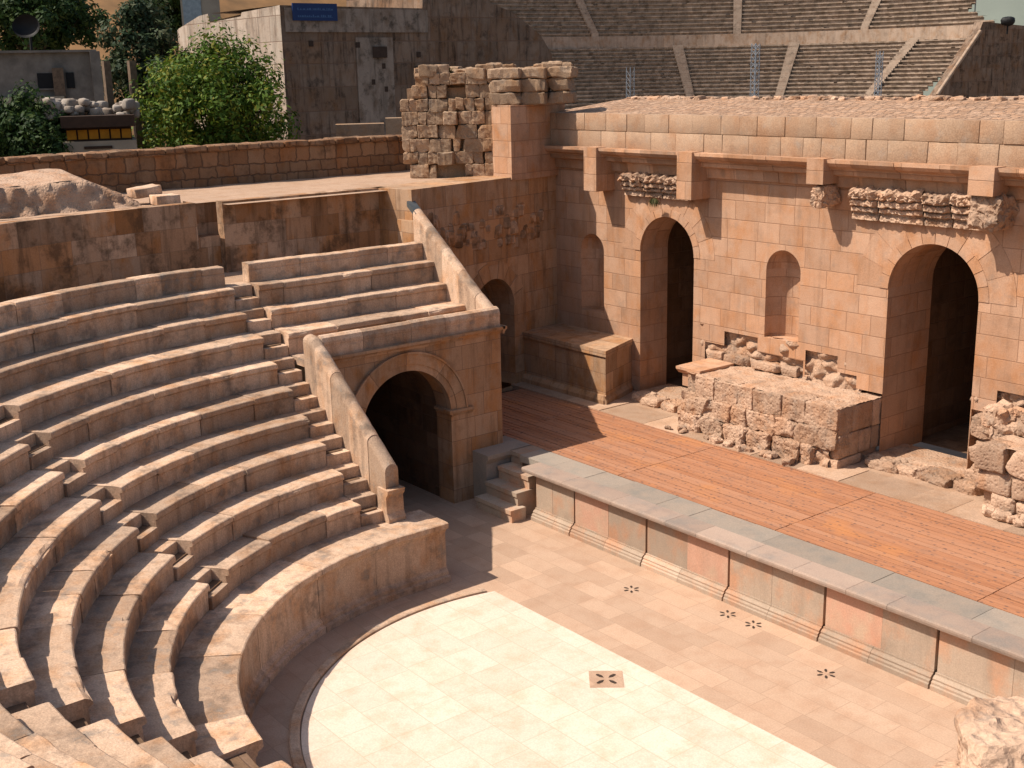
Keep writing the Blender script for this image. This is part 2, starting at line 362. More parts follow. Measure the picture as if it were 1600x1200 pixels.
# raised stone rim round the cream floor
rim = MB(); n = 150
prof = [(0, .004), (0, .05), (.03, .062), (.13, .06), (.15, .045), (.15, .004)]
P = []
for i in range(n+1):
    a = R(aL+2+(aR-aL-2)*i/n); k = noise.noise((i*.23, 0, 0))*.008
    P.append([Vector(((RO+.02+d+k)*math.cos(a), (RO+.02+d+k)*math.sin(a), z)) for d, z in prof])
rim.grid(P, smooth=False, flip=False); rim.face(list(P[0])); rim.face(list(reversed(P[-1])))
rim.build('orchestra_kerb', M_seat, label='low curved stone rim edging the cream orchestra floor', cat='kerb')

# drain medallions: flat dark petals, their colour standing for shade in carved slots
def petals(cx, cy, r_in, r_out, n, w_, rot, z):
    mb = MB()
    for i in range(n):
        a = rot+2*math.pi*i/n; e = Vector((math.cos(a), math.sin(a), 0)); t = Vector((-e.y, e.x, 0)); c = Vector((cx, cy, z))
        pts = [c+e*r_in, c+e*(r_in*.6+r_out*.4)+t*w_, c+e*(r_out*.9)+t*w_*.8, c+e*r_out, c+e*(r_out*.9)-t*w_*.8, c+e*(r_in*.6+r_out*.4)-t*w_]
        mb.face(list(reversed(pts)))
        mb.face([p+Vector((0,0,.001)) for p in reversed(pts)][::-1])
    return mb
for i, (x, y, lb) in enumerate([(-2.71,3.15,'small star-shaped drain, farthest left of the four in the pink paving'),
        (-.89,3.68,'star-shaped drain in pink paving, left one of the close pair'),
        (-.34,3.70,'star-shaped drain in pink paving, right one of the close pair'),
        (1.51,3.23,'small star-shaped drain, nearest the camera in the pink paving')]):
    petals(x, y, .05, .155, 6, .022, .3+i, .006).build('floor_drain', M_dark, label=lb, cat='drain', group='star-shaped drains in the paving')
dr = empty('drain_slab', (-.53, .53, .022), 'square pink slab with four leaf-shaped drain slots in the cream floor', 'drain')
b_ = MB(); b_.obox((-.53,.53,0), (.64,.77,0), (-.77,.64,0), .26, .26, .018, .027); b_.build('slab', M_pink, dr)
petals(-.53, .53, .05, .21, 4, .032, R(5), .031).build('slots', M_dark, dr)  # flat dark shapes; the shade of the slots is in the colour

# ------------------------------------------------------------------ seating
H = .42
ROW_R = {1: 5.176, 2: 6.019, 3: 6.57, 4: 7.145, 5: 7.725, 6: 8.30, 7: 8.86, 8: 9.36, 9: 10.03, 10: 10.49, 11: 10.93}
ROW_Z = {1: 1.151, 2: 1.595, 3: 2.025, 4: 2.448, 5: 2.854, 6: 3.27, 7: 3.70, 8: 4.13, 9: 4.52, 10: 4.965, 11: 5.36}
def pol(r, A): return Vector((r*math.cos(R(A)), r*math.sin(R(A)), 0))
def pathpt(r, s):
    """s<=0 : arc, s in degrees beyond 180 (negative);  s>0 : straight metres along +y"""
    return Vector((-r, s, 0)) if s > 0 else pol(r, 180-s)
TH_B, W_B = 218.9, .29
def seat_section(mb, i, f0, f1, worn=1.0, bmin=.8, bmax=1.7, back=None, zlow=None, nose=True):
    """sweeps blocks from parameter f0(r) to f1(r); parameter = degrees (arc, positive from 180) or metres*-1 on the straight"""
    r = ROW_R[i]; z = ROW_Z[i]; zl = (ROW_Z[i-1]-.06 if i > 1 else 0) if zlow is None else zlow
    rb = (ROW_R[i+1]+.06 if i < 11 else r+.30) if back is None else back
    if i == 1: rb = ROW_R[2]+.06
    a0, a1 = f0(r), f1(r)
    def tolen(p): return (p*math.pi/180*r) if p > 0 else p      # signed arc length
    def fromlen(l): return (l/r*180/math.pi) if l > 0 else l
    L0, L1 = tolen(a0), tolen(a1); cuts = [L0]
    while cuts[-1] < L1-bmin*1.3: cuts.append(cuts[-1]+random.uniform(bmin, bmax))
    if L1-cuts[-1] < bmin*.5 and len(cuts) > 1: cuts[-1] = L1
    else: cuts.append(L1)
    for k in range(len(cuts)-1):
        l0, l1 = cuts[k], cuts[k+1]; g0 = .003 if k else 0; g1 = .003 if k < len(cuts)-2 else 0
        dz = random.uniform(-.012, .012)*worn; dr_ = random.uniform(-.016, .016)*worn; ti = random.random()
        chip = random.random(); ns = max(3, int((l1-l0)/.11)); sd = random.random()*100
        nz = .11+random.uniform(-.01, .02); nd = random.choice((.03, .045, .055)) if nose else 0
        if i == 1:
            prof = [(.20, zl), (-.04+.20, zl), (-.01, 0.0), (-.01, .11), (.05, .13), (.05, .19), (.10, .23), (.115, .26), (.12, z-.22), (.09, z-.19), (.08, z-.15), (.03, z-.12), (0, z-.10), (0, z-.03), (.0, z-.012), (.02, z)]
            prof = prof[2:]
        else:
            prof = [(nd, zl), (nd, z-nz-.03), (nd+.012, z-nz-.008), (nd*.4, z-nz+.004), (.0, z-nz+.018), (0, z-.06), (0, z-.025), (.006, z-.010), (.022, z)]
        prof += [(.09, z), (.22, z), (.38*(rb-r)/.6, z), (rb-r, z)]
        rows = []
        for q in range(ns+1):
            t = q/ns; l = l0+g0+(l1-l0-g0-g1)*t
            line = []
            for j, (d, zz) in enumerate(prof):
                rr = r+d
                par = fromlen(l)
                if k == 0 and q == 0: par = f0(rr)
                elif k == len(cuts)-2 and q == ns: par = f1(rr)
                P_ = Vector((-rr, -par, 0)) if par <= 0 else pol(rr, 180+par)
                nz_ = noise.noise_vector(Vector((P_.x*3, P_.y*3, zz*3+sd)))
                nz2 = noise.noise_vector(Vector((P_.x*11, P_.y*11, zz*8+sd)))
                e = nz_*.005*worn + nz2*.005*worn
                P_.z = zz
                edge = zz > z-.05 and d < .05
                wear = 0
                if edge:
                    c = noise.noise(Vector((l*2.2+sd, i*3.1, 0)))
                    wear = max(0, c-.22)*(.07 if chip > .5 else .02)*worn
                    if q in (0, ns): wear += .004+.03*max(0, chip-.6)
                out = P_.copy(); out.z = 0; out = out.normalized() if out.length else out
                if par <= 0: out = Vector((-1, 0, 0))
                P_ += out*wear + Vector((0, 0, -wear*.9))
                if zz > zl+.01: P_ += e
                if edge or (zz > z-.2): P_.z += dz
                P_ += out*dr_*(1 if d < .3 else 0)
                line.append(P_)
            rows.append(line)
        uvf = lambda a, c, l0=l0, l1=l1, ns=ns, prof=prof: (l0+(l1-l0)*a/ns, prof[c][1]+prof[c][0])
        mb.grid(rows, ti, uv=uvf, smooth=False, flip=True)
        # end faces
        for line, rev in ((rows[0], False), (rows[-1], True)):
            bk = Vector((line[-1].x, line[-1].y, zl)); poly = list(line)+[bk]
            mb.face(poly if rev else list(reversed(poly)), tint=ti)
        # back face
        bl = [ln[-1] for ln in rows]
        mb.grid([[p, Vector((p.x, p.y, zl))] for p in bl], ti, smooth=False, flip=True)
def strip(theta, off):      # edge of a straight stair strip; off = signed perpendicular offset, path parameter in degrees from 180
    return lambda r: theta-180+math.degrees(math.asin(off/r))
E_A = lambda r: math.degrees(math.asin(.42/r))            # y = -0.42
E_B0, E_B1 = strip(TH_B, -W_B), strip(TH_B, W_B)
E_C0 = lambda r: 90-math.degrees(math.asin(.60/r)); E_C1 = lambda r: 90-math.degrees(math.asin(.04/r))
E_end = lambda r: 180+0*r
ordn = {2: 'lowest', 3: 'second', 4: 'third', 5: 'fourth', 6: 'fifth', 7: 'sixth', 8: 'seventh', 9: 'eighth', 10: 'ninth'}
for i in range(1, 12):
    base = pol(ROW_R[i], 225); base.z = ROW_Z[i-1]-.05 if i > 1 else 0
    if i == 1: t = empty('kerb_bench', base, 'broad moulded stone bench curving round the cream orchestra floor, below all seat rows', 'seat row', 'curved stone seat rows')
    elif i == 11: t = empty('backrest_row', base, 'thin curved stone backrest along the very top of the seat rows', 'seat row', 'curved stone seat rows')
    else: t = empty('seat_row', base, '%s curved stone seat row counted up from the broad moulded bench' % ordn[i], 'seat row', 'curved stone seat rows')
    if i == 1:
        mb = MB(); seat_section(mb, 1, lambda r: -.9, E_C0, worn=1.3, bmin=1.2, bmax=2.2); mb.build('bench_section', M_seat, t)
        mb = MB(); seat_section(mb, 1, E_C1, lambda r: 180.0, worn=1.3, bmin=1.2, bmax=2.2); mb.build('bench_section', M_seat, t)
        continue
    kw = dict(bmin=.7, bmax=1.6)
    if i == 11: kw.update(nose=False, bmin=.5, bmax=1.1, zlow=ROW_Z[10]-.04)
    if i == 2: kw['worn'] = 1.9
    if i == 6: kw['worn'] = 1.4
    mb = MB(); seat_section(mb, i, E_A, E_B0, **kw); mb.build('bench_section', M_seat, t)
    mb = MB(); seat_section(mb, i, E_B1, E_C0, **kw); mb.build('bench_section', M_seat, t)
    mb = MB(); seat_section(mb, i, E_C1, lambda r: 176.0, **kw); mb.build('bench_section', M_seat, t)
    if i >= 8:
        mb = MB(); seat_section(mb, i, lambda r: -4.46, lambda r: -.12, **kw); mb.build('bench_section', M_seat, t)
# hidden core under the seats
core = MB()
for i in range(1, 11):
    z = ROW_Z[i]-.07 if i < 10 else ROW_Z[10]-.09
    for a in range(180, 360, 3):
        q0, q1 = (ROW_R[i]+(.24 if i == 1 else .12), ROW_R[i+1]+.12) if i < 10 else (ROW_R[10]+.12, 12.9)
        A = [pol(q0, a), pol(q1, a), pol(q1, a+3), pol(q0, a+3)]
        core.face([Vector((p.x, p.y, z-.14 if i > 1 else z)) for p in A]); zl = (ROW_Z[i-1]-.21 if i > 1 else 0)
        core.face([Vector((A[0].x, A[0].y, z-.14)), Vector((A[3].x, A[3].y, z-.14)), Vector((A[3].x, A[3].y, zl)), Vector((A[0].x, A[0].y, zl))])
core.build('seating_base', M_in, kind='structure')

# walkway behind the backrest
ww = MB()
for a in range(180, 360, 3):
    A = [pol(11.2, a), pol(13.0, a), pol(13.0, a+3), pol(11.2, a+3)]
    ww.face([Vector((p.x, p.y, 4.95)) for p in A])
ww.face([(-11.2, 4.7, 4.95), (-13.0, 4.7, 4.95), (-13.0, 0, 4.95), (-11.2, 0, 4.95)])
ww.build('walkway', M_top, kind='structure')

# radial stairs
def stairs(name, e, t_, off0, off1, label, rows=range(2, 11), grp='flights of steps between the seat blocks', low=0):
    e = Vector(e).normalized(); t_ = Vector(t_).normalized(); root = empty(name, e*ROW_R[2]+t_*(off0+off1)/2+Vector((0,0,1.15)), label, 'stairs', grp)
    c = (off0+off1)/2; hw = abs(off1-off0)/2-.004
    for i in rows:
        r = ROW_R[i]; z = ROW_Z[i]; zp = ROW_Z[i-1]; rn = ROW_R[i+1]
        for lo, (ra, rb, zt, zb) in enumerate(((r-.01, r+.30, zp+.205, zp-.16), (r+.27, rn+.28, z-.005, zp-.1))):
            mb = MB(); cc = e*(ra+rb)/2+t_*c; jit = random.uniform(-.008, .008)
            ang = math.atan2(t_.y, t_.x)
            mb.stone((cc.x, cc.y, (zt+zb)/2+jit-low), (2*hw, rb-ra, zt-zb), rough=.006, rnd=.018, step=.16, rot=math.atan2(t_.y, t_.x), tint=random.random())
            for k in range(len(mb.sm)): mb.sm[k] = False
            mb.build('step', M_seat, root)
    return root
stairs('stairway', (-1, 0, 0), (0, 1, 0), -.42, .10, 'narrow stone steps up beside the sloping balustrade of the arched box')
eB = pol(1, TH_B); tB = Vector((-eB.y, eB.x, 0))
stairs('stairway', eB, tB, -W_B, W_B, 'narrow stone steps notched through the middle of the curved seats')
stairs('stairway', (0, -1, 0), (1, 0, 0), -.60, -.04, 'stone steps in the lower left corner, between the row ends and the pale stepped blocks', low=.22)

# ------------------------------------------------------------------ masonry wall builder
def wall_mb(mb, a, b, z0, z1, openings=(), zlow=None, thick=.8, tint=.5, top=True, ends=True, ztop=None):
    """front face looks towards the right-hand side of a->b ... (a->b along u; outward normal = (dy,-dx))"""
    a, b = Vector((a[0], a[1], 0)), Vector((b[0], b[1], 0)); L = (b-a).length; e = (b-a)/L; nrm = Vector((e.y, -e.x, 0))
    def P(u, z, d=0): return a+e*u-nrm*d+Vector((0, 0, z))
    br = {0.0, L}
    for o in openings:
        for k in range(25):
            br.add(o['u']-o['hw']*math.cos(math.pi*k/24))
    if zlow:
        for u_, _ in zlow: br.add(u_)
    if ztop:
        for u_, _ in ztop: br.add(u_)
    br = sorted(x for x in br if 0 <= x <= L)
    def zl(u):
        v = z0
        for u_, z_ in (zlow or []):
            if u >= u_-1e-6: v = z_
        return v
    def zt(u):
        v = z1
        for u_, z_ in (ztop or []):
            if u >= u_-1e-6: v = z_
        return v
    for i in range(len(br)-1):
        ua, ub = br[i], br[i+1]
        if ub-ua < 1e-5: continue
        um = (ua+ub)/2; lo = zl(um); hi = zt(um); seg = [(lo, lo)]
        op = [o for o in openings if abs(um-o['u']) < o['hw']]
        if op:
            o = op[0]
            def zc(u): return o['sp']+math.sqrt(max(0, o['hw']**2-(u-o['u'])**2))*o.get('rise', 1)
            if o['sill'] > lo+.001:
                mb.face([P(ua, lo), P(ub, lo), P(ub, o['sill']), P(ua, o['sill'])], uv=[(ua, lo), (ub, lo), (ub, o['sill']), (ua, o['sill'])], tint=tint)
            za, zb = zc(ua), zc(ub)
            mb.face([P(ua, za), P(ub, zb), P(ub, hi), P(ua, hi)], uv=[(ua, za), (ub, zb), (ub, hi), (ua, hi)], tint=tint)
            d = o.get('d', thick)
            if not o.get('niche'):
                mb.face([P(ua, za), P(ua, za, d), P(ub, zb, d), P(ub, zb)], uv=[(ua*1.2+5, 9), (ua*1.2+5, 9+d), (ub*1.2+5, 9+d), (ub*1.2+5, 9)], tint=tint)
        else:
            mb.face([P(ua, lo), P(ub, lo), P(ub, hi), P(ua, hi)], uv=[(ua, lo), (ub, lo), (ub, hi), (ua, hi)], tint=tint)
        if top: mb.face([P(ua, hi), P(ub, hi), P(ub, hi, thick), P(ua, hi, thick)], tint=tint)
        mb.face([P(ub, z0, thick), P(ua, z0, thick), P(ua, hi, thick), P(ub, hi, thick)], tint=tint) if not op else None
        mb.face([P(ua, lo), P(ua, lo, thick), P(ub, lo, thick), P(ub, lo)], tint=tint) if lo > z0+.01 else None
    for o in openings:
        d = o.get('d', thick); u1, u2, s_, sp, hw = o['u']-o['hw'], o['u']+o['hw'], o['sill'], o['sp'], o['hw']
        if o.get('niche'):
            n_ = 12
            ring = [(o['u']-hw*math.cos(math.pi*k/n_), o.get('dep', .8)*hw*math.sin(math.pi*k/n_)) for k in range(n_+1)]
            mb.grid([[P(u_, s_, dd), P(u_, sp, dd)] for u_, dd in ring], tint, smooth=True, flip=False, uv=lambda i_, j_: (3+i_*.12, 9+j_*(sp-s_)))
            G = []
            for k in range(n_+1):
                ph = math.pi*k/n_; col_ = []
                for q in range(7):
                    th = math.pi/2*q/6
                    col_.append(P(o['u']-hw*math.cos(ph)*math.cos(th), sp+hw*math.sin(th), o.get('dep', .8)*hw*math.sin(ph)*math.cos(th)))
                G.append(col_)
            mb.grid(G, tint, smooth=True)
            mb.face([P(u_, s_, dd) for u_, dd in ring][::-1], tint=tint)
        else:
            mb.face([P(u1, s_), P(u1, s_, d), P(u1, sp, d), P(u1, sp)], uv=[(0, s_), (d, s_), (d, sp), (0, sp)], tint=tint)
            mb.face([P(u2, s_, d), P(u2, s_), P(u2, sp), P(u2, sp, d)], uv=[(d, s_), (0, s_), (0, sp), (d, sp)], tint=tint)
    if ends:
        mb.face([P(0, zl(0), thick), P(0, zl(0)), P(0, zt(0)), P(0, zt(0), thick)], tint=tint)
        mb.face([P(L, zl(L)), P(L, zl(L), thick), P(L, zt(L-.01), thick), P(L, zt(L-.01))], tint=tint)
    return P
def voussoirs(mb, P, u, hw, sp, w_, n_, out=.012, extra=None, d_in=.0, a0=0, a1=math.pi, jit=.0):
    """arch ring of wedge stones slightly proud of the wall"""
    for k in range(n_):
        t0 = a0+(a1-a0)*k/n_; t1 = a0+(a1-a0)*(k+1)/n_; g = .006/hw; ti = random.random(); oo = out+random.uniform(0, .006)
        w2 = w_*(1+random.uniform(-jit, jit)); m_ = 5
        inner = [(u-hw*math.cos(t0+g+(t1-t0-2*g)*q/m_), sp+hw*math.sin(t0+g+(t1-t0-2*g)*q/m_)) for q in range(m_+1)]
        outer = [(u-(hw+w2)*math.cos(t0+g+(t1-t0-2*g)*q/m_), sp+(hw+w2)*math.sin(t0+g+(t1-t0-2*g)*q/m_)) for q in range(m_+1)]
        F = [P(a_, b_, -oo) for a_, b_ in inner]+[P(a_, b_, -oo) for a_, b_ in reversed(outer)]
        B = [P(a_, b_, d_in+.01) for a_, b_ in inner]+[P(a_, b_, d_in+.01) for a_, b_ in reversed(outer)]
        nn = len(F)
        mb.face(list(reversed(F)), uv=[(k*1.71+.3, 2.93)]*nn, tint=.42+.2*ti)
        for i_ in range(nn):
            j_ = (i_+1) % nn; mb.face([F[i_], F[j_], B[j_], B[i_]], uv=[(k*1.71+.3, 2.93)]*4, tint=.5)

# ------------------------------------------------------------------ cavea back wall + terrace
cw = empty('curved_back_wall', (-12.75, -4, 4.95), 'tall curved stained ashlar wall behind the top backrest, left of the doorway gap', 'wall')
mb = MB(); seg = [(12.75*math.cos(R(a)), 12.75*math.sin(R(a))) for a in [330-2.9*k for k in range(0, 52)] if a > 180.5]
seg = [p for p in seg if True]
acc = 0
pts = list(reversed(seg)); pts = [(-12.75, -.12)]+pts     # from horn going round
pts = [p for k, p in enumerate(pts) if k == 0 or p[1] < -.2 or p[0] > 0]
for k in range(len(pts)-1):
    a, b = Vector((*pts[k+1], 0)), Vector((*pts[k], 0)); L = (b-a).length
    # interior side faces centre
    q = [Vector((a.x, a.y, 4.9)), Vector((b.x, b.y, 4.9)), Vector((b.x, b.y, 6.5)), Vector((a.x, a.y, 6.5))]
    uvq = [(-acc-L, 4.9), (-acc, 4.9), (-acc, 6.5), (-acc-L, 6.5)]
    mb.face(list(q), uv=list(uvq))
    ao, bo = a*(1+.3/a.length), b*(1+.3/b.length)
    mb.face([Vector((a.x, a.y, 6.5)), Vector((b.x, b.y, 6.5)), Vector((bo.x, bo.y, 6.5)), Vector((ao.x, ao.y, 6.5))], uv=[(-acc-L, 36.6), (-acc, 36.6), (-acc, 36.9), (-acc-L, 36.9)])
    acc += L
mb.face([(-12.75, -.12, 4.9), (-13.4, -.12, 4.9), (-13.4, -.12, 6.5), (-12.75, -.12, 6.5)])
mb.build('wall_face', M_cav, cw)
rc = MB(); rc.box(-13.7, -.3, 4.9, -13.25, .6, 6.44)
rc.box(-13.3, -.12, 4.93, -12.85, .42, 5.75)
rc.build('recess_back', M_cav, cw)
sw = empty('straight_back_wall', (-12.6, 2.5, 4.95), 'tall straight stained ashlar wall behind the top backrest, right of the doorway gap', 'wall')
mb = MB(); wall_mb(mb, (-12.6, .42), (-12.6, 4.62), 4.9, 6.5, thick=.3)
for i_ in range(len(mb.f)): pass
mb.build('wall_face', M_cav, sw)

# the wall facing the stage end, slanted a little
WA, WB = (-11.55, 4.62), (-12.76, 10.0)
ew = empty('side_wall', (-12.2, 7.3, 1.1), 'dim brown stained side wall with a dark arched doorway at the left end of the stage', 'wall')
mb = MB(); Lw = math.hypot(WB[0]-WA[0], WB[1]-WA[1])
PW = wall_mb(mb, WA, WB, 0, 6.5, openings=[dict(u=2.86, hw=.80, sill=1.1, sp=3.22, d=1.0)], thick=1.3)
mb.build('wall_face', M_trib, ew)
vb = MB(); voussoirs(vb, PW, 2.86, .80, 3.22, .42, 9, jit=.15); vb.build('arch_ring', M_trib, ew)
# blocked relieving arch of rough stones in the upper part
rg = MB()
for k in range(60):
    u_ = random.uniform(.5, 4.9); z_ = random.uniform(4.85, 5.75); sz = random.uniform(.18, .38)
    c_ = PW(u_, z_, .06); rg.stone(c_, (.16, sz*1.2, sz), rough=.03, rnd=.06, step=.1, rot=R(-10))
rg.build('rough_infill', M_cav, ew)
# dark chamber behind the door
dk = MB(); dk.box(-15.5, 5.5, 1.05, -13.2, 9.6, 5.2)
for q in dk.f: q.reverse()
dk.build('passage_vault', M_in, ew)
# stone buttress where the wall steps forward: lit narrow face
bt = MB(); bt.face([(-12.6, 4.62, 4.9), (-11.55, 4.62, 4.9), (-11.55, 4.62, 6.5), (-12.6, 4.62, 6.5)]); bt.build('return_face', M_cav, ew)

# terrace surface
tr = MB()
def TZ(x, y): return 6.452+.02*noise.noise(Vector((x*1.3, y*1.3, 0)))
G = [[Vector((x, y, TZ(x, y))) for y in [4.7-.35*k for k in range(-16, 60)]] for x in [-21+.35*k for k in range(0, 25)]]
tr2 = []
for k in range(25):
    x = -17.4+.25*k
    if x > -12.9: break
    tr2.append([Vector((x, -7+.3*q, TZ(x, -7+.3*q))) for q in range(0, 60)])
tr.grid(tr2, smooth=True, flip=True)
tr.face([(-12.92, .42, 6.45), (-12.3, .42, 6.45), (-12.3, 8.3, 6.45), (-12.92, 8.3, 6.45)][::1])
for a in range(181, 345, 3):
    A = [pol(13.0, a), pol(19.5, a), pol(19.5, a+3), pol(13.0, a+3)]
    tr.face([Vector((p.x, p.y, 6.44)) for p in A])
tr.build('terrace', M_top, kind='structure')

# ------------------------------------------------------------------ arched box (tribunal)
tb = empty('arched_box', (-8.48, 2.5, 0), 'square stone box over a dark arched passage between the curved seats and the stage', 'tribunal')
mb = MB(); PT = wall_mb(mb, (-8.48, .35), (-8.48, 4.74), 0, 3.66, openings=[dict(u=1.92, hw=1.10, sill=0, sp=2.06, d=.55)], thick=.55, ends=False)
mb.face([(-8.48, 4.74, 0), (-12.4, 4.74, 0), (-12.4, 4.74, 3.7), (-8.48, 4.74, 3.7)])
mb.face([(-8.48, .35, 0), (-8.48, .35, 3.66), (-9.03, .35, 3.66), (-9.03, .35, 0)])
mb.build('wall_face', M_trib, tb)
ar = MB()
for rr, ww_, oo in ((1.10, .14, .02), (1.24, .22, .045), (1.46, .04, .085)):
    m_ = 40; prev = None; G = []
    for q in range(m_+1):
        t = math.pi*q/m_; cu, sz = -math.cos(t), math.sin(t)
        G.append([PT(1.92+rr*cu, 2.06+rr*sz, .02), PT(1.92+rr*cu, 2.06+rr*sz, -oo), PT(1.92+(rr+ww_)*cu, 2.06+(rr+ww_)*sz, -oo), PT(1.92+(rr+ww_)*cu, 2.06+(rr+ww_)*sz, .02)])
    ar.grid(G, .6, smooth=False, flip=False, uv=lambda i_, j_: (i_*.09, j_*.1+.05))
ar.build('archivolt', M_trib, tb)
im = MB(); im.extrude([(0,1.98),(.03,1.98),(.05,2.03),(.09,2.06),(.09,2.12),(0,2.12)], (-8.48, 3.37, 0), (-8.48, 3.92, 0), (1,0,0)); 
im.extrude([(0,1.98),(.03,1.98),(.05,2.03),(.09,2.06),(.09,2.12),(0,2.12)], (-9.0, 3.372, 0), (-8.40, 3.372, 0), (0,-1,0))
im.build('impost', M_trib, tb)
cn = MB(); cprof = [(0,3.60),(.03,3.60),(.05,3.65),(.11,3.70),(.11,3.75),(0,3.75)]
cn.extrude(cprof, (-8.48, .4, 0), (-8.48, 4.80, 0), (1,0,0)); cn.extrude(cprof, (-9.2, 4.741, 0), (-8.37, 4.741, 0), (0,1,0)); cn.build('cornice', M_trib, tb)
# parapet blocks with rounded coping
pp = MB(); y = .38
while y < 4.7:
    l = random.uniform(.8, 1.4); y2 = min(4.74, y+l) if 4.74-y-l > .4 else 4.74
    prof = [(-.24,3.7),(.0,3.7),(0,3.98),(.012,3.99),(.014,4.05),(-.02,4.13),(-.09,4.17),(-.16,4.17),(-.23,4.12),(-.24,4.05)]
    dz = random.uniform(-.008,.008)
    pp.extrude([(d, z+dz) for d, z in prof], (-8.48, y+.004, 0), (-8.48, y2-.004, 0), (1,0,0), tint=random.random()); y = y2
pp.build('parapet', M_seat, tb)
fl = MB(); fl.box(-12.4, .12, 3.55, -8.72, 4.74, 3.70); fl.build('box_floor', M_seat, tb)
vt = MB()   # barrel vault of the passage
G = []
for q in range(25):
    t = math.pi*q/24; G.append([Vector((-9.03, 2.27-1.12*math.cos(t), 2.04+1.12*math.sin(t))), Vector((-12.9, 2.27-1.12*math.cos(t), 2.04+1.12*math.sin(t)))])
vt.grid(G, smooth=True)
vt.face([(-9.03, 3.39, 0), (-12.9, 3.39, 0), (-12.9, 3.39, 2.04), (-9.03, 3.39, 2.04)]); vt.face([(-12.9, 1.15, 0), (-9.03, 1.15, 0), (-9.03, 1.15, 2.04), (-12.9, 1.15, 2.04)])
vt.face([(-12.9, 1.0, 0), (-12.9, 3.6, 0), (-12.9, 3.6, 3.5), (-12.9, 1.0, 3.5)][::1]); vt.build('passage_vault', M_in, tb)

# sloping balustrades
def balustrade(name, y0, y1, pts, zfn, label, cap=False):
    """pts: list of x along slope; zfn top height; base sits on steps"""
    root = empty(name, ((pts[0]+pts[-1])/2, y0, zfn(pts[-1])-1), label, 'balustrade', 'sloping stone balustrades'); 
    mb = MB()
    for k in range(len(pts)-1):
        xa, xb = pts[k], pts[k+1]; dy = random.uniform(-.008, .008); ti = random.random(); dz = random.uniform(-.01, .01)
        n_ = 9; hw = (y1-y0)/2; yc = (y0+y1)/2+dy; G = []
        ns = max(2, int(abs(xb-xa)/.12))
        for s_ in range(ns+1):
            x = xa+(xb-xa)*s_/ns; zt_ = zfn(x)+dz; ln = [Vector((x, y0+dy, zt_-1.25)), Vector((x, y0+dy, zt_-.55))]
            for q in range(n_+1):
                t = math.pi*q/n_; yy = yc-hw*math.cos(t); zz = zt_-.13+.13*math.sin(t)
                nn = noise.noise_vector(Vector((x*7, yy*9, zz*7)))*.010
                ln.append(Vector((x, yy, zz))+nn)
            ln.append(Vector((x, y1+dy, zt_-1.25))); G.append(ln)
        mb.grid(G, ti, smooth=False, flip=False)
        for g_, rv in ((G[0], 0), (G[-1], 1)):
            mb.face(list(reversed(g_)) if rv else g_, tint=ti)
    fix_normals = mb.build('balustrade_blocks', M_seat, root)
    return root
z1f = lambda x: min(4.20, 4.20+(-x-8.45)*.777*-1*-1) if False else (4.20 if x < -8.5 else 4.20-(x+8.5)*.775)
b1 = balustrade('sloping_balustrade', .09, .37, [-8.72, -8.3, -7.75, -7.15, -6.5, -5.95], z1f, 'sloping rounded balustrade running down from the arched box to the orchestra')
ft = MB(); ft.extrude([(-.3,1.15),(.06,1.15),(.06,1.22),(.0,1.32),(-.01,1.62),(.05,1.70),(.06,1.77),(-.3,1.77)], (-5.88, .05, 0), (-5.88, .42, 0), (1, 0, 0))
ft.build('foot_block', M_seat, b1)
z2f = lambda x: 4.14-(x+8.55)*.66 if x > -9.0 else 4.14-(-9.0+8.55)*.66-(x+9.0)*.72
b2 = balustrade('sloping_balustrade', 4.47, 4.75, [-11.3, -10.8, -10.2, -9.6, -9.0, -8.5], z2f, 'sloping rounded balustrade climbing from the arched box to the side wall')
cp = MB(); cp.box(-11.95, 4.50, 5.95, -11.25, 4.72, 6.06); cp.extrude([(0,0),(.7,-.42),(.7,-.28),(0,.14)], (-11.85, 4.5, 6.02), (-11.85, 4.72, 6.02), (1,0,0)); cp.v = cp.v[24:] if False else cp.v
sb = MB(); sb.box(-12.0, 4.49, 4.9, -11.29, 4.73, 5.80); sb.build('light_stop_stub', M_trib, b2)  # hidden block added to stop a sliver of sun reaching the deck
cp2 = MB(); cp2.extrude([(0,0),(.36,-.26),(.36,-.14),(0,.12)], (-11.58, 4.5, 6.13), (-11.58, 4.72, 6.13), (1,0,0)); cp2.build('end_cap', M_metal, b2)

# ------------------------------------------------------------------ stage
st = empty('stage', (0, 4.2, 0), 'raised stage with a moulded stone front, grey coping and rusty brown board deck', 'stage')
X0, PAN = -5.388, 2.047
xe = [-6.62]+[X0+PAN*n_ for n_ in range(0, 8)]
mb = MB()
for k in range(len(xe)-1):
    a_, b_2 = xe[k]+.022, xe[k+1]-.022; m1 = a_+(b_2-a_)*random.uniform(.4, .65)
    for (p_, q_) in ((a_, m1), (m1, b_2)):
        sal = MB() if (k, p_ < m1) in ((1, True), (2, False), (4, True)) else None; (sal or mb).box(p_+.003, 4.14+random.uniform(0, .006), .24, q_-.003, 4.5, 1.0, tint=random.random())
        if sal: sal.build('salmon_panel', M_salm, st)
mb.box(-6.62, 4.24, 0, 9, 4.6, 1.0); mb.build('front_panels', M_panel, st)
mo = MB()
for k in range(len(xe)-1):
    a_, b_2 = xe[k]+.014, xe[k+1]-.014; m1 = a_+(b_2-a_)*random.uniform(.35, .7)
    for (p_, q_) in ((a_, m1), (m1, b_2)):
        mo.extrude([(0,0),(.15,0),(.15,.075),(.125,.09),(.125,.125),(.09,.145),(.095,.175),(.06,.205),(.03,.215),(.03,.245),(0,.245)], (p_+.003, 4.14, 0), (q_-.003, 4.14, 0), (0,-1,0), tint=random.random())
mo.build('base_moulding', M_panel, st)
co = MB(); x = -6.86
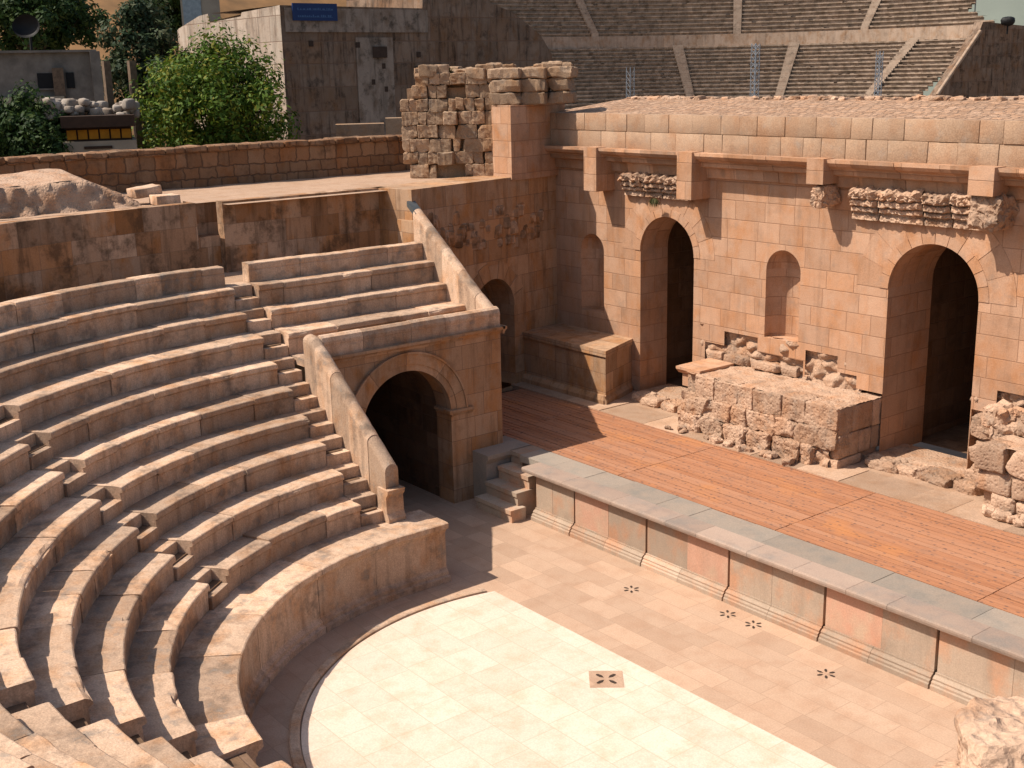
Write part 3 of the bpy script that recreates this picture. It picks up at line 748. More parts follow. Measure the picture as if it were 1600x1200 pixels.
while x < 8.6:
    l = random.uniform(.7, 1.5); ti = random.random()
    co.extrude([(0,.97),(.06,.97),(.10,.995),(.16,1.01),(.17,1.05),(.17,1.08),(.155,1.105),(-.33,1.105),(-.33,.97)], (x, 4.14, 0), (x+l-.006, 4.14, 0), (0,-1,0), tint=ti)
    x += l
co.build('front_coping', M_slab, st)
co = MB()
x = -7.55
while x < 8.6:
    l = random.uniform(.6, 1.3); co.box(x, 4.475, .95, x+l-.006, 5.10+random.uniform(-.01,.01), 1.10+random.uniform(-.005,.004), tint=random.random()*.7); x += l
co.build('rear_coping', M_cope, st)
dk = MB(); y = 5.12; k = 0
while y < 8.04:
    wd = .1453
    for (a_, b_2) in ((-11.9, -9.2), (-9.2, -5.15), (-5.15, -1.1), (-1.1, 2.82), (2.82, 8.7)):
        ti = random.random()
        dk.box(a_+.008, y+.004, 1.03, b_2-.008, y+wd-random.choice((.004, .007, .012, .026)), 1.10+random.uniform(-.003,.003), tint=ti)
    y += wd; k += 1
dk.build('board_deck', M_plank, st)
un = MB(); un.box(-12.2, 5.0, 0, 8.7, 8.1, 1.02); un.build('deck_base', M_dark, st)
# slabs between deck and the back wall
lg = MB(); x = -12.4
while x < 9:
    l = random.uniform(.8, 1.6); lg.box(x, 8.06, .9, x+l-.008, 9.05, 1.115+random.uniform(-.01,.01), tint=random.random()); x += l
lg.box(-12.6, 9.0, .5, 9, 10.2, 1.10)
lg.build('rear_slabs', M_top, st)
# steps up to the stage
stp = empty('stage_steps', (-7.4, 3.6, 0), 'shadowed stone steps beside the end of the stage front with a moulded lowest step', 'stairs')
for k, (ya, yb, z_) in enumerate(((3.58, 3.95, .27), (3.86, 4.3, .55), (4.2, 4.65, .83), (4.55, 5.12, 1.10))):
    mb = MB(); xr = (-6.72, -6.87, -6.90, -7.56)[k]
    mb.extrude([(0,0),(.0,z_-.12),(.03,z_-.09),(.03,z_),(-(yb-ya),z_),(-(yb-ya),0)], (-7.95, ya, 0), (xr, ya, 0), (0,-1,0), tint=random.random()); mb.build('step', M_panel, stp)
pl = empty('platform_block', (-8.4, 4.4, 0), 'dark square stone platform in the shade beside the arch and the stage steps', 'platform')
mb = MB(); mb.extrude([(0,0),(0,.9),(.05,.98),(.07,1.02),(.07,1.10),(-.9,1.10),(-.9,0)], (-7.99, 3.9, 0), (-7.99, 5.12, 0), (1,0,0)); mb.build('block', M_cope, pl)
# cut back the arched-box wall is at x=-8.48 : block spans -8.89..-7.92

# ------------------------------------------------------------------ stage back wall
bw = empty('stage_back_wall', (-3, 10, 1.1), 'sunlit ashlar wall behind the stage with arched doorways, niches and a projecting cornice', 'wall')
ux = lambda x: x+12.76
ops = [dict(u=ux(-8.65), hw=.90, sill=1.1, sp=4.73, d=.95), dict(u=ux(-1.40), hw=1.0, sill=1.1, sp=4.66, d=1.55), dict(u=ux(5.9), hw=.9, sill=1.1, sp=4.7, d=1.2),
       dict(u=ux(-11.33), hw=.44, sill=2.95, sp=4.55, niche=True), dict(u=ux(-5.09), hw=.475, sill=3.17, sp=4.70, niche=True, dep=1.0), dict(u=ux(2.5), hw=.475, sill=3.17, sp=4.70, niche=True, dep=1.0)]
mb = MB()
zl = [(0, 1.1), (ux(-7.35), 2.78), (ux(-6.75), 3.12), (ux(-5.75), 2.80), (ux(-4.45), 2.45), (ux(-4.40), 3.06), (ux(-3.55), 2.72), (ux(-3.05), 2.45), (ux(-2.40), 1.1), (ux(-.38), 2.55), (ux(.12), 3.02), (ux(1.8), 2.6), (ux(4.9), 1.1)]
PB = wall_mb(mb, (-12.76, 10.0), (9.2, 10.0), 1.1, 6.9, openings=ops, zlow=zl, thick=.8, ends=False)
mb.build('wall_face', M_ash, bw)
vb = MB(); voussoirs(vb, PB, ux(-8.65), .90, 4.73, .19, 11, out=.016); voussoirs(vb, PB, ux(-8.65), 1.09, 4.73, .46, 9, out=.005); voussoirs(vb, PB, ux(-1.40), 1.0, 4.66, .21, 12, out=.016); voussoirs(vb, PB, ux(-1.40), 1.21, 4.66, .55, 9, out=.005); vb.build('arch_ring', M_ash, bw)
# upper part: cornice band, parapet and rough crown
up_ = MB(); x = -12.9
while x < 9:
    l = random.uniform(.8, 1.5)
    o_ = random.uniform(-.01,.01)
    up_.extrude([(0,6.62),(.10+o_,6.64),(.14+o_,6.86),(.30+o_,6.90),(.34+o_,7.02),(.50+o_,7.08),(.56+o_,7.15),(.56+o_,7.22),(-.2,7.22),(-.2,6.62)], (x, 10, 0), (x+l-.005, 10, 0), (0,-1,0), tint=random.random()); x += l
up_.build('cornice', M_ash, bw)
pr = MB()
for (za, zb) in ((7.2, 7.62), (7.62, 8.04)):
    x = -12.9
    while x < 9:
        l = random.uniform(.45, .9); dd = random.uniform(-.012, .012)
        pr.stone((x+l/2, 10.0+dd, (za+zb)/2), (l-.003, .6, zb-za-.003), rough=.009, rnd=.015, step=.2, tint=random.random()); x += l
pr.build('parapet_blocks', M_par, bw)
rf = MB(); NXR, NYR = 150, 18
def rz(x, y): return 8.03+(y-10.0)*.10+.03*abs(noise.noise(Vector((x*3.1, y*3.1, 0))))
rf.grid([[Vector((-12.9+22*i/NXR, 9.98+.17*j, rz(-12.9+22*i/NXR, 9.98+.17*j))) for j in range(NYR)] for i in range(NXR+1)], smooth=True, flip=True)
rf.box(-13, 12.6, 6.5, 9.2, 13.1, 8.2)
rf.build('crown', M_roof, bw)
ck = MB()
for k in range(260):      # crumbling rear edge
    x = random.uniform(-12.8, 9); s_ = random.uniform(.08, .24); ck.stone((x, 12.75+random.uniform(-.15,.15), rz(x, 12.7)+.0), (s_*1.6, s_, s_*.55), rough=.05, rnd=.06, step=.1, rot=random.random()*3)
ck.build('crumbling_edge', M_rub, bw)
# projecting brackets
for (xc, wb, z0_, dep) in ((-10.72, .46, 6.16, .62), (-7.52, .46, 6.16, .62), (-3.85, .42, 6.72, .64), (-.15, .5, 6.72, .66), (3.6, .46, 6.16, .62)):
    kb = MB(); kb.box(xc-wb/2, 10-dep, z0_, xc+wb/2, 10.1, 7.235); kb.build('bracket', M_ash, bw)
kb = MB(); kb.stone((-3.85, 9.72, 6.46), (.40, .62, .46), rough=.07, rnd=.12, step=.06); kb.build('broken_bracket', M_rub, bw)
kb = MB(); kb.stone((-.1, 9.72, 6.40), (.62, .66, .62), rough=.09, rnd=.12, step=.06); kb.build('broken_bracket', M_rub, bw)
# worn carved frieze blocks under the cornice
def frieze(x0, x1, z0_, z1_, y_):
    mb = MB(); nx = int((x1-x0)/.03); nz = 22; cuts = []; x = x0
    while x < x1-.5: l = random.uniform(.6, 1.1); cuts.append((x, min(x1, x+l))); x += l
    cuts[-1] = (cuts[-1][0], x1)
    for a_, b_2 in cuts:
        nx = max(8, int((b_2-a_)/.028)); ti = random.random(); sd = random.random()*30; tp = random.uniform(-.05, .04)
        G = []
        for i_ in range(nx+1):
            x = a_+.012+(b_2-a_-.024)*i_/nx; ed = min(1, .5+min(i_, nx-i_)/4); ln = []
            top = z1_+tp*.5+.09*noise.noise(Vector((x*9, sd, 0)))
            for j_ in range(nz+1):
                v_ = j_/nz; z = z0_+(top-z0_)*v_
                d = .10 if v_ < .18 else .06 if v_ < .23 else .17 if v_ < .40 else .12 if v_ < .45 else .24 if v_ < .60 else .18 if v_ < .66 else .30
                d += .030*noise.noise(Vector((x*8, sd, z*8))) + .030*noise.noise(Vector((x*24, sd, z*24)))
                if v_ > .66: d += .10*noise.noise(Vector((x*13, sd, z*13)))+.05*noise.noise(Vector((x*30, sd, z*30)))
                ln.append(Vector((x, y_-d*(.35+.65*ed)*min(1, (1-v_)*8+.4), z)))
            G.append(ln)
        mb.grid(G, ti, smooth=False, flip=True)
        mb.face([G[0][0], G[0][-1], Vector((a_, y_+.1, z1_)), Vector((a_, y_+.1, z0_))]); 
        tp_ = [g_[-1] for g_ in G]; mb.grid([[p, Vector((p.x, y_+.1, p.z))] for p in tp_], ti, flip=True)
        bt_ = [g_[0] for g_ in G]; mb.grid([[p, Vector((p.x, y_+.1, p.z))] for p in bt_], ti)
    return mb
frieze(-10.05, -7.78, 6.08, 6.62, 9.97).build('carved_frieze', M_rub, bw)
frieze(-3.30, -.40, 6.02, 6.68, 9.97).build('carved_frieze', M_rub, bw)
# rubble exposed where facing has gone
def rough_wall(mb, x0, x1, z0_, z1_, y_, amp=.14, step=.035, sd=3.3, zt=None):
    nx = int((x1-x0)/step); G = []
    for i_ in range(nx+1):
        x = x0+(x1-x0)*i_/nx; zt_ = z1_ if zt is None else zt(x); nz = int((z1_-z0_)/step); ln = []
        for j_ in range(nz+1):
            z = z0_+(zt_-z0_)*j_/nz
            dd, pp_ = noise.voronoi(Vector((x*2.6, sd, z*3.6)))
            d = min(.5, (dd[1]-dd[0]))*amp*1.6 + amp*.7*noise.noise(Vector((x*2.1, sd, z*2.1))) + amp*.25*noise.noise(Vector((x*12, sd, z*12)))
            ln.append(Vector((x, y_-d, z)))
        G.append(ln)
    mb.grid(G, .5, smooth=True, flip=True)
rr_ = MB(); rough_wall(rr_, -7.5, -2.95, 2.3, 3.2, 10.12, amp=.16)
rough_wall(rr_, -.42, 2.6, 2.3, 3.1, 10.14, amp=.2, sd=9)
rr_.build('rubble_core', M_rub, bw)
# rooms behind the doors
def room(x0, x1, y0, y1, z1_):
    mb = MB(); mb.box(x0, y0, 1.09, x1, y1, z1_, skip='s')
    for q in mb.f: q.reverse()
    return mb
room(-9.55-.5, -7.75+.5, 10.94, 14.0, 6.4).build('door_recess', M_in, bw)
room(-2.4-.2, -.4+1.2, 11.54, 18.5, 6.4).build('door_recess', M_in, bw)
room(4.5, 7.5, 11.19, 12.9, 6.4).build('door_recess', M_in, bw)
rs = MB()
for k in range(46): rs.stone((random.uniform(-9.9, -8.9), 12.55+random.uniform(-.1,.2), random.uniform(1.3, 5.2)), (.5,.4,.34), rough=.04, rnd=.07, step=.12)
rs.build('rough_infill', M_rub, bw)

# weed under the frieze
def tuft(name, c, r_, h_, n_, mat, label, cat='plant', down=False, lw=.012, seed=1):
    rnd = random.Random(seed); mb = MB(); c = Vector(c)
    for k in range(n_):
        a = rnd.uniform(0, 6.28); rr = rnd.uniform(0, r_)*.4; p = c+Vector((math.cos(a)*rr*1.2, math.sin(a)*rr*.6, 0))
        l = rnd.uniform(.4, 1)*h_; bend = Vector((math.cos(a), math.sin(a)*.7, 0))*r_*rnd.uniform(.3, 1)
        tip = p+bend+Vector((0, 0, -l if down else l)); mid = (p+tip)/2+Vector((0, 0, l*.12)); s_ = Vector((-math.sin(a), math.cos(a), .3))*lw
        t = rnd.random(); mb.face([p-s_, p+s_, mid+s_, mid-s_], tint=t); mb.face([mid-s_, mid+s_, tip], tint=t)
    return mb.build(name, mat, label=label, cat=cat)
tuft('weed', (-8.82, 9.72, 6.08), .15, .24, 170, L_wd, 'small green weed hanging from the carved frieze above the left doorway', down=True, lw=.009)

# ------------------------------------------------------------------ podiums in front of the wall
def course(mb, x0, x1, y_, z0_, z1_, dep, lmin, lmax, rough, rnd, jit=.03, step=.08):
    x = x0
    while x < x1-.02:
        l = random.uniform(lmin, lmax); l = x1-x if x1-x-l < lmin*.6 else l
        j = random.uniform(-jit, jit)
        mb.stone((x+l/2, y_+dep/2+j, (z0_+z1_)/2), (l-.012, dep, z1_-z0_-.01), rough=rough, rnd=rnd, step=step); x += l
p1 = empty('stage_podium', (-10.7, 9.2, 1.1), 'shaded stone podium in the corner left of the left doorway, only its right end sunlit', 'podium', 'podiums along the stage back wall')
mb = MB(); mb.prism([(-12.6, 8.56), (-9.27, 8.56), (-9.85, 10.0), (-12.6, 10.0)], 1.1, 2.30, .5)
mb.prism([(-12.6, 8.51), (-10.9, 8.51), (-10.9, 10.0), (-12.6, 10.0)], 2.304, 2.45, .4); mb.prism([(-10.89, 8.50), (-9.22, 8.52), (-9.82, 10.0), (-10.89, 10.0)], 2.304, 2.46, .8)
mb.extrude([(0,1.1),(.10,1.1),(.10,1.22),(.03,1.32),(0,1.34)], (-12.6, 8.555, 0), (-9.24, 8.555, 0), (0,-1,0)); mb.extrude([(0,1.1),(.10,1.1),(.10,1.22),(.03,1.32),(0,1.34)], (-9.27, 8.47, 0), (-9.84, 9.9, 0), (.93,.37,0))
mb.build('podium_body', M_trib, p1)
p2 = empty('stage_podium', (-4.6, 9.2, 1.1), 'sunlit podium of broken rough blocks below the arched niche between the two doorways', 'podium', 'podiums along the stage back wall')
mb = MB(); mb.box(-6.75, 8.80, 1.1, -2.50, 10.05, 2.33)
course(mb, -6.35, -3.9, 8.62, 1.88, 2.38, .5, .42, .7, .028, .022, jit=.02, step=.05); course(mb, -3.9, -2.45, 8.62, 1.90, 2.39, .6, .6, .95, .028, .022, jit=.015, step=.05)
course(mb, -6.62, -2.45, 8.54, 1.48, 1.90, .5, .40, .85, .04, .03, jit=.03, step=.045)
course(mb, -6.75, -2.95, 8.40, 1.04, 1.50, .5, .40, .95, .055, .035, jit=.05, step=.045)
rough_wall(mb, -6.75, -2.6, 1.05, 1.95, 8.66, amp=.12, step=.035, sd=6.1)
for k in range(14):
    x = random.uniform(-6.9, -3.0); s_ = random.uniform(.10, .22); mb.stone((x, 8.26+random.uniform(-.1,.1), 1.12+s_*.2), (s_*1.5, s_, s_*.7), rough=.05, rnd=.04, step=.05, rot=random.random()*3)
course(mb, -2.95, -2.42, 8.60, 1.1, 1.30, .8, .5, .55, .012, .02)
for (za, zb) in ((1.3, 1.8), (1.8, 2.37)):   # right-hand end
    y = 8.66
    while y < 9.95: l = random.uniform(.4, .7); mb.stone((-2.56, y+l/2, (za+zb)/2), (.24, l-.01, zb-za-.01), rough=.015, rnd=.03); y += l
rough_top = MB()
G = [[Vector((-6.7+.06*i_, 8.66+.06*j_, 2.375+.03*noise.noise(Vector((i_*.3, j_*.3, 5)))+.02*noise.noise(Vector((i_*.9, j_*.9, 5))))) for j_ in range(25)] for i_ in range(72)]
mb.grid(G, .7, flip=True)
mb.build('podium_body', M_rub, p2)
cb = MB(); cb.box(-6.98, 8.86, 1.98, -6.32, 9.9, 2.30, tint=.8); cb.extrude([(0,2.28),(.03,2.28),(.10,2.36),(.12,2.38),(.12,2.44),(0,2.44)], (-7.08, 8.86, 0), (-6.34, 8.86, 0), (0,-1,0), tint=.8); cb.box(-7.10, 8.862, 2.34, -6.34, 9.9, 2.438, tint=.8); cb.build('moulded_corner', M_ash, p2)
bk = MB(); course(bk, -7.3, -4.6, 9.90, 2.4, 2.62, .3, .5, 1.0, .03, .04); bk.build('back_course', M_rub, p2)
p3 = empty('stage_podium', (2.5, 9.2, 1.1), 'rough block podium cut off by the right edge, beyond the right doorway', 'podium', 'podiums along the stage back wall')
mb = MB(); mb.box(.7, 8.80, 1.1, 4.9, 10.05, 2.33)
course(mb, .56, 4.9, 8.58, 1.92, 2.40, .6, .6, .9, .03, .035); course(mb, .58, 4.9, 8.62, 1.50, 1.93, .5, .5, .9, .03, .035); course(mb, .9, 4.9, 8.60, 1.15, 1.5, .5, .4, .8, .06, .08)
for k in range(9):
    x = random.uniform(.6, 2.2); s_ = random.uniform(.12, .24); mb.stone((x, 8.5+random.uniform(-.12,.15), 1.16+s_*.2), (s_*1.4, s_, s_*.8), rough=.04, rnd=.08, step=.07, rot=random.random()*3)
for k in range(30):
    x = random.uniform(.25, 2.6); s_ = random.uniform(.25, .5); z_ = 2.35+random.uniform(0, .45); mb.stone((x, 9.75+random.uniform(-.25,.2), z_-.1), (s_*1.3, s_, s_*.8), rough=.09, rnd=.06, step=.07, rot=random.random()*3)
for k in range(14):
    mb.stone((random.uniform(.0, .3), random.uniform(9.7, 10.3), 1.2+k*.09), (.5, .6, .3), rough=.04, rnd=.04, step=.08)
G = [[Vector((.7+.07*i_, 8.66+.06*j_, 2.39+.03*noise.noise(Vector((i_*.3, j_*.3, 8))))) for j_ in range(25)] for i_ in range(60)]
mb.grid(G, .7, flip=True); mb.build('podium_body', M_rub, p3)
# thresholds of worn boulders
for (x0, x1, lb) in ((-9.2, -7.3, 'worn low threshold stones in the left arched doorway'), (-2.3, .3, 'worn boulders forming the threshold of the right arched doorway')):
    mb = MB(); x = x0
    while x < x1: l = random.uniform(.45, .8); mb.stone((x+l/2, 9.55+random.uniform(-.06,.06), 1.16), (l, .6, .24), rough=.04, rnd=.09, step=.07, rot=random.uniform(-.15,.15)); x += l*.95
    mb.box(x0-.2, 9.6, 1.0, x1+.2, 10.9, 1.2); mb.build('threshold', M_rub, label=lb, cat='threshold', group='doorway thresholds')

# ------------------------------------------------------------------ ruined tower on the terrace corner
TP1 = Vector((-12.62, 8.75, 0)); TP0 = Vector((-14.75, 6.55, 0))
tw = empty('ruined_tower', (TP0.x, TP0.y, 6.45), 'ruined block tower with a ragged top standing on the terrace at the wall corner', 'tower')
e_ = (TP1-TP0); Lt = e_.length; e_ /= Lt; n_t = Vector((e_.y, -e_.x, 0)); rott = math.atan2(e_.y, e_.x)
mb = MB(); cc = TP0+e_*Lt/2-n_t*.9
mb.obox((cc.x, cc.y, 0), e_, n_t, Lt/2-.12, .75, 6.4, 8.72)
cr = [6.45, 6.80, 7.12, 7.46, 7.80, 8.13, 8.46, 8.80, 9.10]
for k in range(len(cr)-1):
    u = -.02 if k < 6 else (.28 if k == 6 else .36); u = .16 if k < 1 else u
    while u < Lt-.02:
        l = random.choice((random.uniform(.18,.36), random.uniform(.35,.6))); l = Lt-u if Lt-u-l < .2 else l; dd = random.uniform(-.02, .02)
        um = u+l/2
        if k == 1 and .9 < um < 1.35: dd = .32
        if k == 0 and .9 < um < 1.5: dd = -.2
        if k == 4 and 1.0 < um < 1.6: dd = .16
        if k == 6 and 1.05 < um < 1.55: dd = -.3
        c = TP0+e_*um+n_t*(dd-.16)
        mb.stone((c.x, c.y, (cr[k]+cr[k+1])/2+random.uniform(-.012,.012)), (l-.006, .42, cr[k+1]-cr[k]-.004), rough=.03, rnd=.02, step=.045, rot=rott, facets=3)
        u += l
# stones on top, running on over the pier
for k in range(16):
    u = .5+k*.24; c = TP0+e_*u-n_t*random.uniform(.1, .9); mb.stone((c.x, c.y, 9.08+.07*math.sin(k)), (.5, .5, .3), rough=.03, rnd=.04, step=.07, rot=rott+random.uniform(-.1,.1))
for k, (z0_, z1_, x0_, x1_) in enumerate(((8.27, 8.58, -13.2, -11.8), (8.58, 8.90, -13.2, -11.95), (8.90, 9.18, -13.3, -12.3))):
    for q in range(3):
        mb.stone((-12.9+q*.42, 8.55+q*.55, (z0_+z1_)/2), (.85-.1*q, .75, z1_-z0_-.01), rough=.03, rnd=.04, step=.07, rot=R(35))
mb.build('block_masonry', M_tow, tw)
pr = MB(); pr.prism([(-13.0, 8.16), (-12.30, 8.16), (-12.72, 10.3), (-13.6, 10.3), (-13.6, 8.3)], 6.42, 8.27); pr.build('dressed_pier', M_ash, tw)
tuft('dry_grass', (-14.1, 7.55, 9.0), .22, .28, 120, L_dry, 'tuft of dry yellow grass growing on top of the ruined tower', lw=.012, seed=5)

# wall at the far side of the terrace
fwl = MB(); y = -9.0
PF = wall_mb(fwl, (-17.0, -9.0), (-17.0, 9.5), 6.3, 7.36, thick=.7)
while y < 9.4:
    l = random.uniform(.35, .8); fwl.stone((-17.3, y+l/2, 7.36+random.uniform(-.01,.012)), (.72, l-.01, .16), rough=.022, rnd=.045, step=.1); y += l
fwl.build('terrace_wall', M_wall, label='long low reddish brown rubble wall behind the terrace, below the trees', cat='wall')
# broken plastered vault stump at left of the terrace
rk = MB(); 
G = []
for i_ in range(61):
    y = -5.0+4.05*i_/60; ln = []
    ht = .80*min(1, (60-i_)/16)**.6*(.96+.04*math.sin(i_*.2)); 
    for j_ in range(31):
        t = j_/30; x = -13.55-1.9*t; prof_ = min(.72, (t*30)/5*.72)+.28*t
        z = 6.44+ht*prof_+.015*noise.noise(Vector((x*3, y*3, 0)))+.05*noise.noise(Vector((x*7, y*7, 3)))*(1 if t < .2 else .12)
        dd, _ = noise.voronoi(Vector((x*3.2, y*2.3, z*3)))
        x2 = x+(min(.4, dd[1]-dd[0])*.35 if t < .3 else 0); ln.append(Vector((x2, y, z)))
    G.append(ln)
rk.grid(G, .6, smooth=True, flip=False)
for edge in (G[0], G[-1], [g_[-1] for g_ in G], [g_[0] for g_ in G]): rk.grid([[p, Vector((p.x, p.y, 6.38))] for p in edge], .5, smooth=False)
rk.build('vault_stump', M_rub, label='low broken lump of old vault masonry with a flat plastered top, left on the terrace', cat='ruin')
for (y_, z_, sx_, ln_, lb) in ((-.72, 6.72, .5, .62, 'pale tilted stone block leaning beside the broken vault lump'), (-.48, 6.56, .45, .55, 'small square stone block lying on the terrace in front of the tilted block')):
    mb = MB(); mb.stone((-14.0 if z_ > 6.6 else -13.5, y_, z_), (sx_, ln_, .2), rough=.012, rnd=.025, tilt=(R(7 if z_ > 6.6 else 0), 0)); mb.build('stone_block', M_seat, label=lb, cat='stone block', group='loose blocks on the terrace')

# near broken stone at lower right corner (stands on the top seats on this side)
nb = MB(); c = at(1628, 1252, 5.8)
nb.stone(c, (.78, .70, .80), rough=.035, rnd=.07, step=.02, rot=R(38), seed=(3, 1, 4), tint=.8, facets=9)
c = at(1515, 1250, 5.7); nb.stone(c, (.42, .4, .36), rough=.05, rnd=.12, step=.03, rot=R(10), seed=(7, 1, 4), tint=.7)
nb.build('broken_stone', M_rub, label='large weathered broken stone close to the camera in the lower right corner', cat='stone')

# ------------------------------------------------------------------ town behind
def px_at_x(u, v, X):
    x = (u-800)/1884.34; y = (v-600)/1884.34; d = fw+rt*x-up*y; return CAM+d*((X-CAM.x)/d.x)
XW = -30.6
gw = empty('great_corner_wall', (XW, 18, 2), 'huge shaded sooty stone building corner with vertical streaks behind the terrace', 'building')
prof = [(px_at_x(u, v, XW).y, px_at_x(u, v, XW).z) for u, v in ((437, 8), (527, 10), (660, 13), (661, -60), (745, -60), (765, 5), (800, 18), (845, 55), (862, 85), (872, 150))]
poly = [(prof[0][0], 1.0)]+prof+[(prof[-1][0]+.6, 1.0)]
mb = MB()
A = [Vector((XW, y, z)) for y, z in poly]; B = [Vector((XW-6, y, z)) for y, z in poly]
mb.face(list(reversed(A)), uv=[(p.y, p.z) for p in reversed(A)])
for i_ in range(1, len(A)-1): mb.face([A[i_], A[i_+1], B[i_+1], B[i_]])
for k in range(14):    # dark beam holes and ledges
    y_ = random.uniform(12.5, 20); z_ = random.uniform(7, 11); 
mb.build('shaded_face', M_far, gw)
mb = MB(); y0_ = prof[0][0]; zc = prof[0][1]
mb.face([(XW-9.5, y0_, 1), (XW, y0_, 1), (XW, y0_, zc), (XW-3.2, y0_, zc-.1), (XW-3.3, y0_, zc-.25), (XW-6.2, y0_, zc-.35), (XW-6.3, y0_, zc+.0), (XW-7.2, y0_, zc-.05), (XW-9.5, y0_, zc-.5)])
mb.face([(XW-9.5, y0_, zc-.5), (XW, y0_, zc), (XW-.5, y0_+8, zc), (XW-9.5, y0_+8, zc-.5)])
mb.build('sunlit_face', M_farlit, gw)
pb = MB(); A_ = px_at_x(446, 48, XW); B_ = px_at_x(668, 60, XW); pb.box(XW+.002, A_.y, A_.z-.05, XW+.06, B_.y, prof[1][1]-.08); pb.build('plaster_band', M_farpan, gw)
bh = MB(); bc = px_at_x(592, 95, XW+.3)
bh.box(XW+.002, bc.y-.85, bc.z-3.4, XW+.05, bc.y+.85, bc.z+.9)
bh.build('pale_blocked_panel', M_farpan, gw)
bh = MB(); c_ = px_at_x(594, 80, XW+.1)
bh.prism([(XW+.06, c_.y-.32), (XW+.12, c_.y-.32), (XW+.12, c_.y+.32), (XW+.06, c_.y+.32)], c_.z-.25, c_.z+.18)
for (u, v) in ((600,103),(584,128),(604,139),(487,68),(560,70),(655,85),(652,108)):
    q = px_at_x(u, v, XW+.06); bh.box(XW-.02, q.y-.09, q.z-.11, XW+.056, q.y+.08, q.z+.10)
bh.build('hole_shade_boxes', M_dark, gw)  # raised dark boxes; colour stands for the shade in wall holes
sg = empty('blue_sign', px_at_x(492, 30, XW+.1), 'faded dark blue lettered sign on top of the sooty building corner', 'sign')
a_, b_2 = px_at_x(458, 32, XW+.1), px_at_x(526, 8, XW+.1)
mb = MB(); mb.box(XW+.061, a_.y, a_.z, XW+.12, b_2.y, b_2.z+.05); mb.build('board', M_sign, sg)
for ln_ in range(2):
    mb = MB(); y = a_.y+.2; zb = a_.z+.12+ln_*.26; mb.box(XW+.12, a_.y+.2, zb, XW+.123, b_2.y-.2, zb+.015)
    while y < b_2.y-.25:
        l = random.uniform(.03, .10); mb.box(XW+.1195, y, zb+.003, XW+.126, y+l, zb+.05+random.uniform(0,.05)); y += l+random.choice((.03, .03, .08))
    mb.build('lettering_line', M_signtx, sg)
# low walls behind terrace wall
for (u0_, u1_, v0_, lb) in ((524, 600, 195, 'low pale stone wall top showing between the sooty wall and the rubble wall'), (602, 632, 185, 'pale square stone block beside the ruined tower, behind the rubble wall')):
    a_ = at(u0_, v0_, 41); b_2 = at(u1_, v0_-3, 41); mb = MB(); d_ = (b_2-a_); d_.z = 0; e2 = d_.normalized(); n2 = Vector((-e2.y, e2.x, 0)); c = (a_+b_2)/2
    mb.obox((c.x+n2.x*.4, c.y+n2.y*.4, 0), e2, n2, d_.length/2, .4, 1, a_.z); mb.build('low_wall', M_tow, label=lb, cat='wall')

# great theatre far right
TD = 85.0; tdir = at(1150, 120, 1)-CAM; tdir.z = 0; tdir.normalize(); TC = CAM+tdir*TD; TC.z = 0; tsd = Vector((tdir.y, -tdir.x, 0))
th = empty('roman_theatre', (TC.x, TC.y, 5), 'great Roman theatre with many straight-looking stone tiers rising in the distance', 'theatre')
def tp(r_, phi, z): return TC+tdir*r_*math.cos(R(phi))+tsd*r_*math.sin(R(phi))+Vector((0, 0, z))
def tier(mb, n_, r1, z1, tread, rise, ph):
    rnd = random.Random(int(r1*10))
    for k in range(n_):
        ra, rb, z = r1+tread*k, r1+tread*(k+1), z1+rise*k; p0, p1 = ph(k)
        m_ = 110
        for q in range(m_):
            a = p0+(p1-p0)*q/m_; b = p0+(p1-p0)*(q+1)/m_; ti = .3+.5*rnd.random(); dz = rnd.uniform(-.02, .02) if rnd.random() > .1 else rnd.uniform(-.10, 0)
            ro = ra-.13; zn = z-.11
            mb.face([tp(ra, a, z-rise-.1), tp(ra, b, z-rise-.1), tp(ra, b, zn), tp(ra, a, zn)][::-1], tint=ti)
            mb.face([tp(ra, a, zn), tp(ra, b, zn), tp(ro, b, zn), tp(ro, a, zn)][::-1], tint=ti)
            mb.face([tp(ro, a, zn), tp(ro, b, zn), tp(ro, b, z+dz), tp(ro, a, z+dz)][::-1], tint=ti)
            mb.face([tp(ro, a, z+dz), tp(ro, b, z+dz), tp(rb+.02, b, z+dz), tp(rb+.02, a, z+dz)][::-1], tint=ti)
mb = MB(); tier(mb, 22, 13.5, 4.4, .5, .31, lambda k: (-52, 50)); mb.build('lower_tiers', M_thea, th)
zw = 4.4+.31*21
mb = MB()
for q in range(60):
    a = -52+102*q/60; b = a+1.7; mb.face([tp(24.5, a, zw-.1), tp(24.5, b, zw-.1), tp(24.5, b, zw+1.0), tp(24.5, a, zw+1.0)][::-1], tint=.5+.5*random.random())
    mb.face([tp(24.5, a, zw+1.0), tp(24.5, b, zw+1.0), tp(25.4, b, zw+1.0), tp(25.4, a, zw+1.0)][::-1])
mb.build('podium_wall', M_thpw, th)
mb = MB(); tier(mb, 26, 25.3, zw+1.3, .44, .36, lambda k: (-52, 50 if k < 1 else 47 if k < 2 else 45 if k < 3 else 42.5)); mb.build('upper_tiers', M_thea, th)
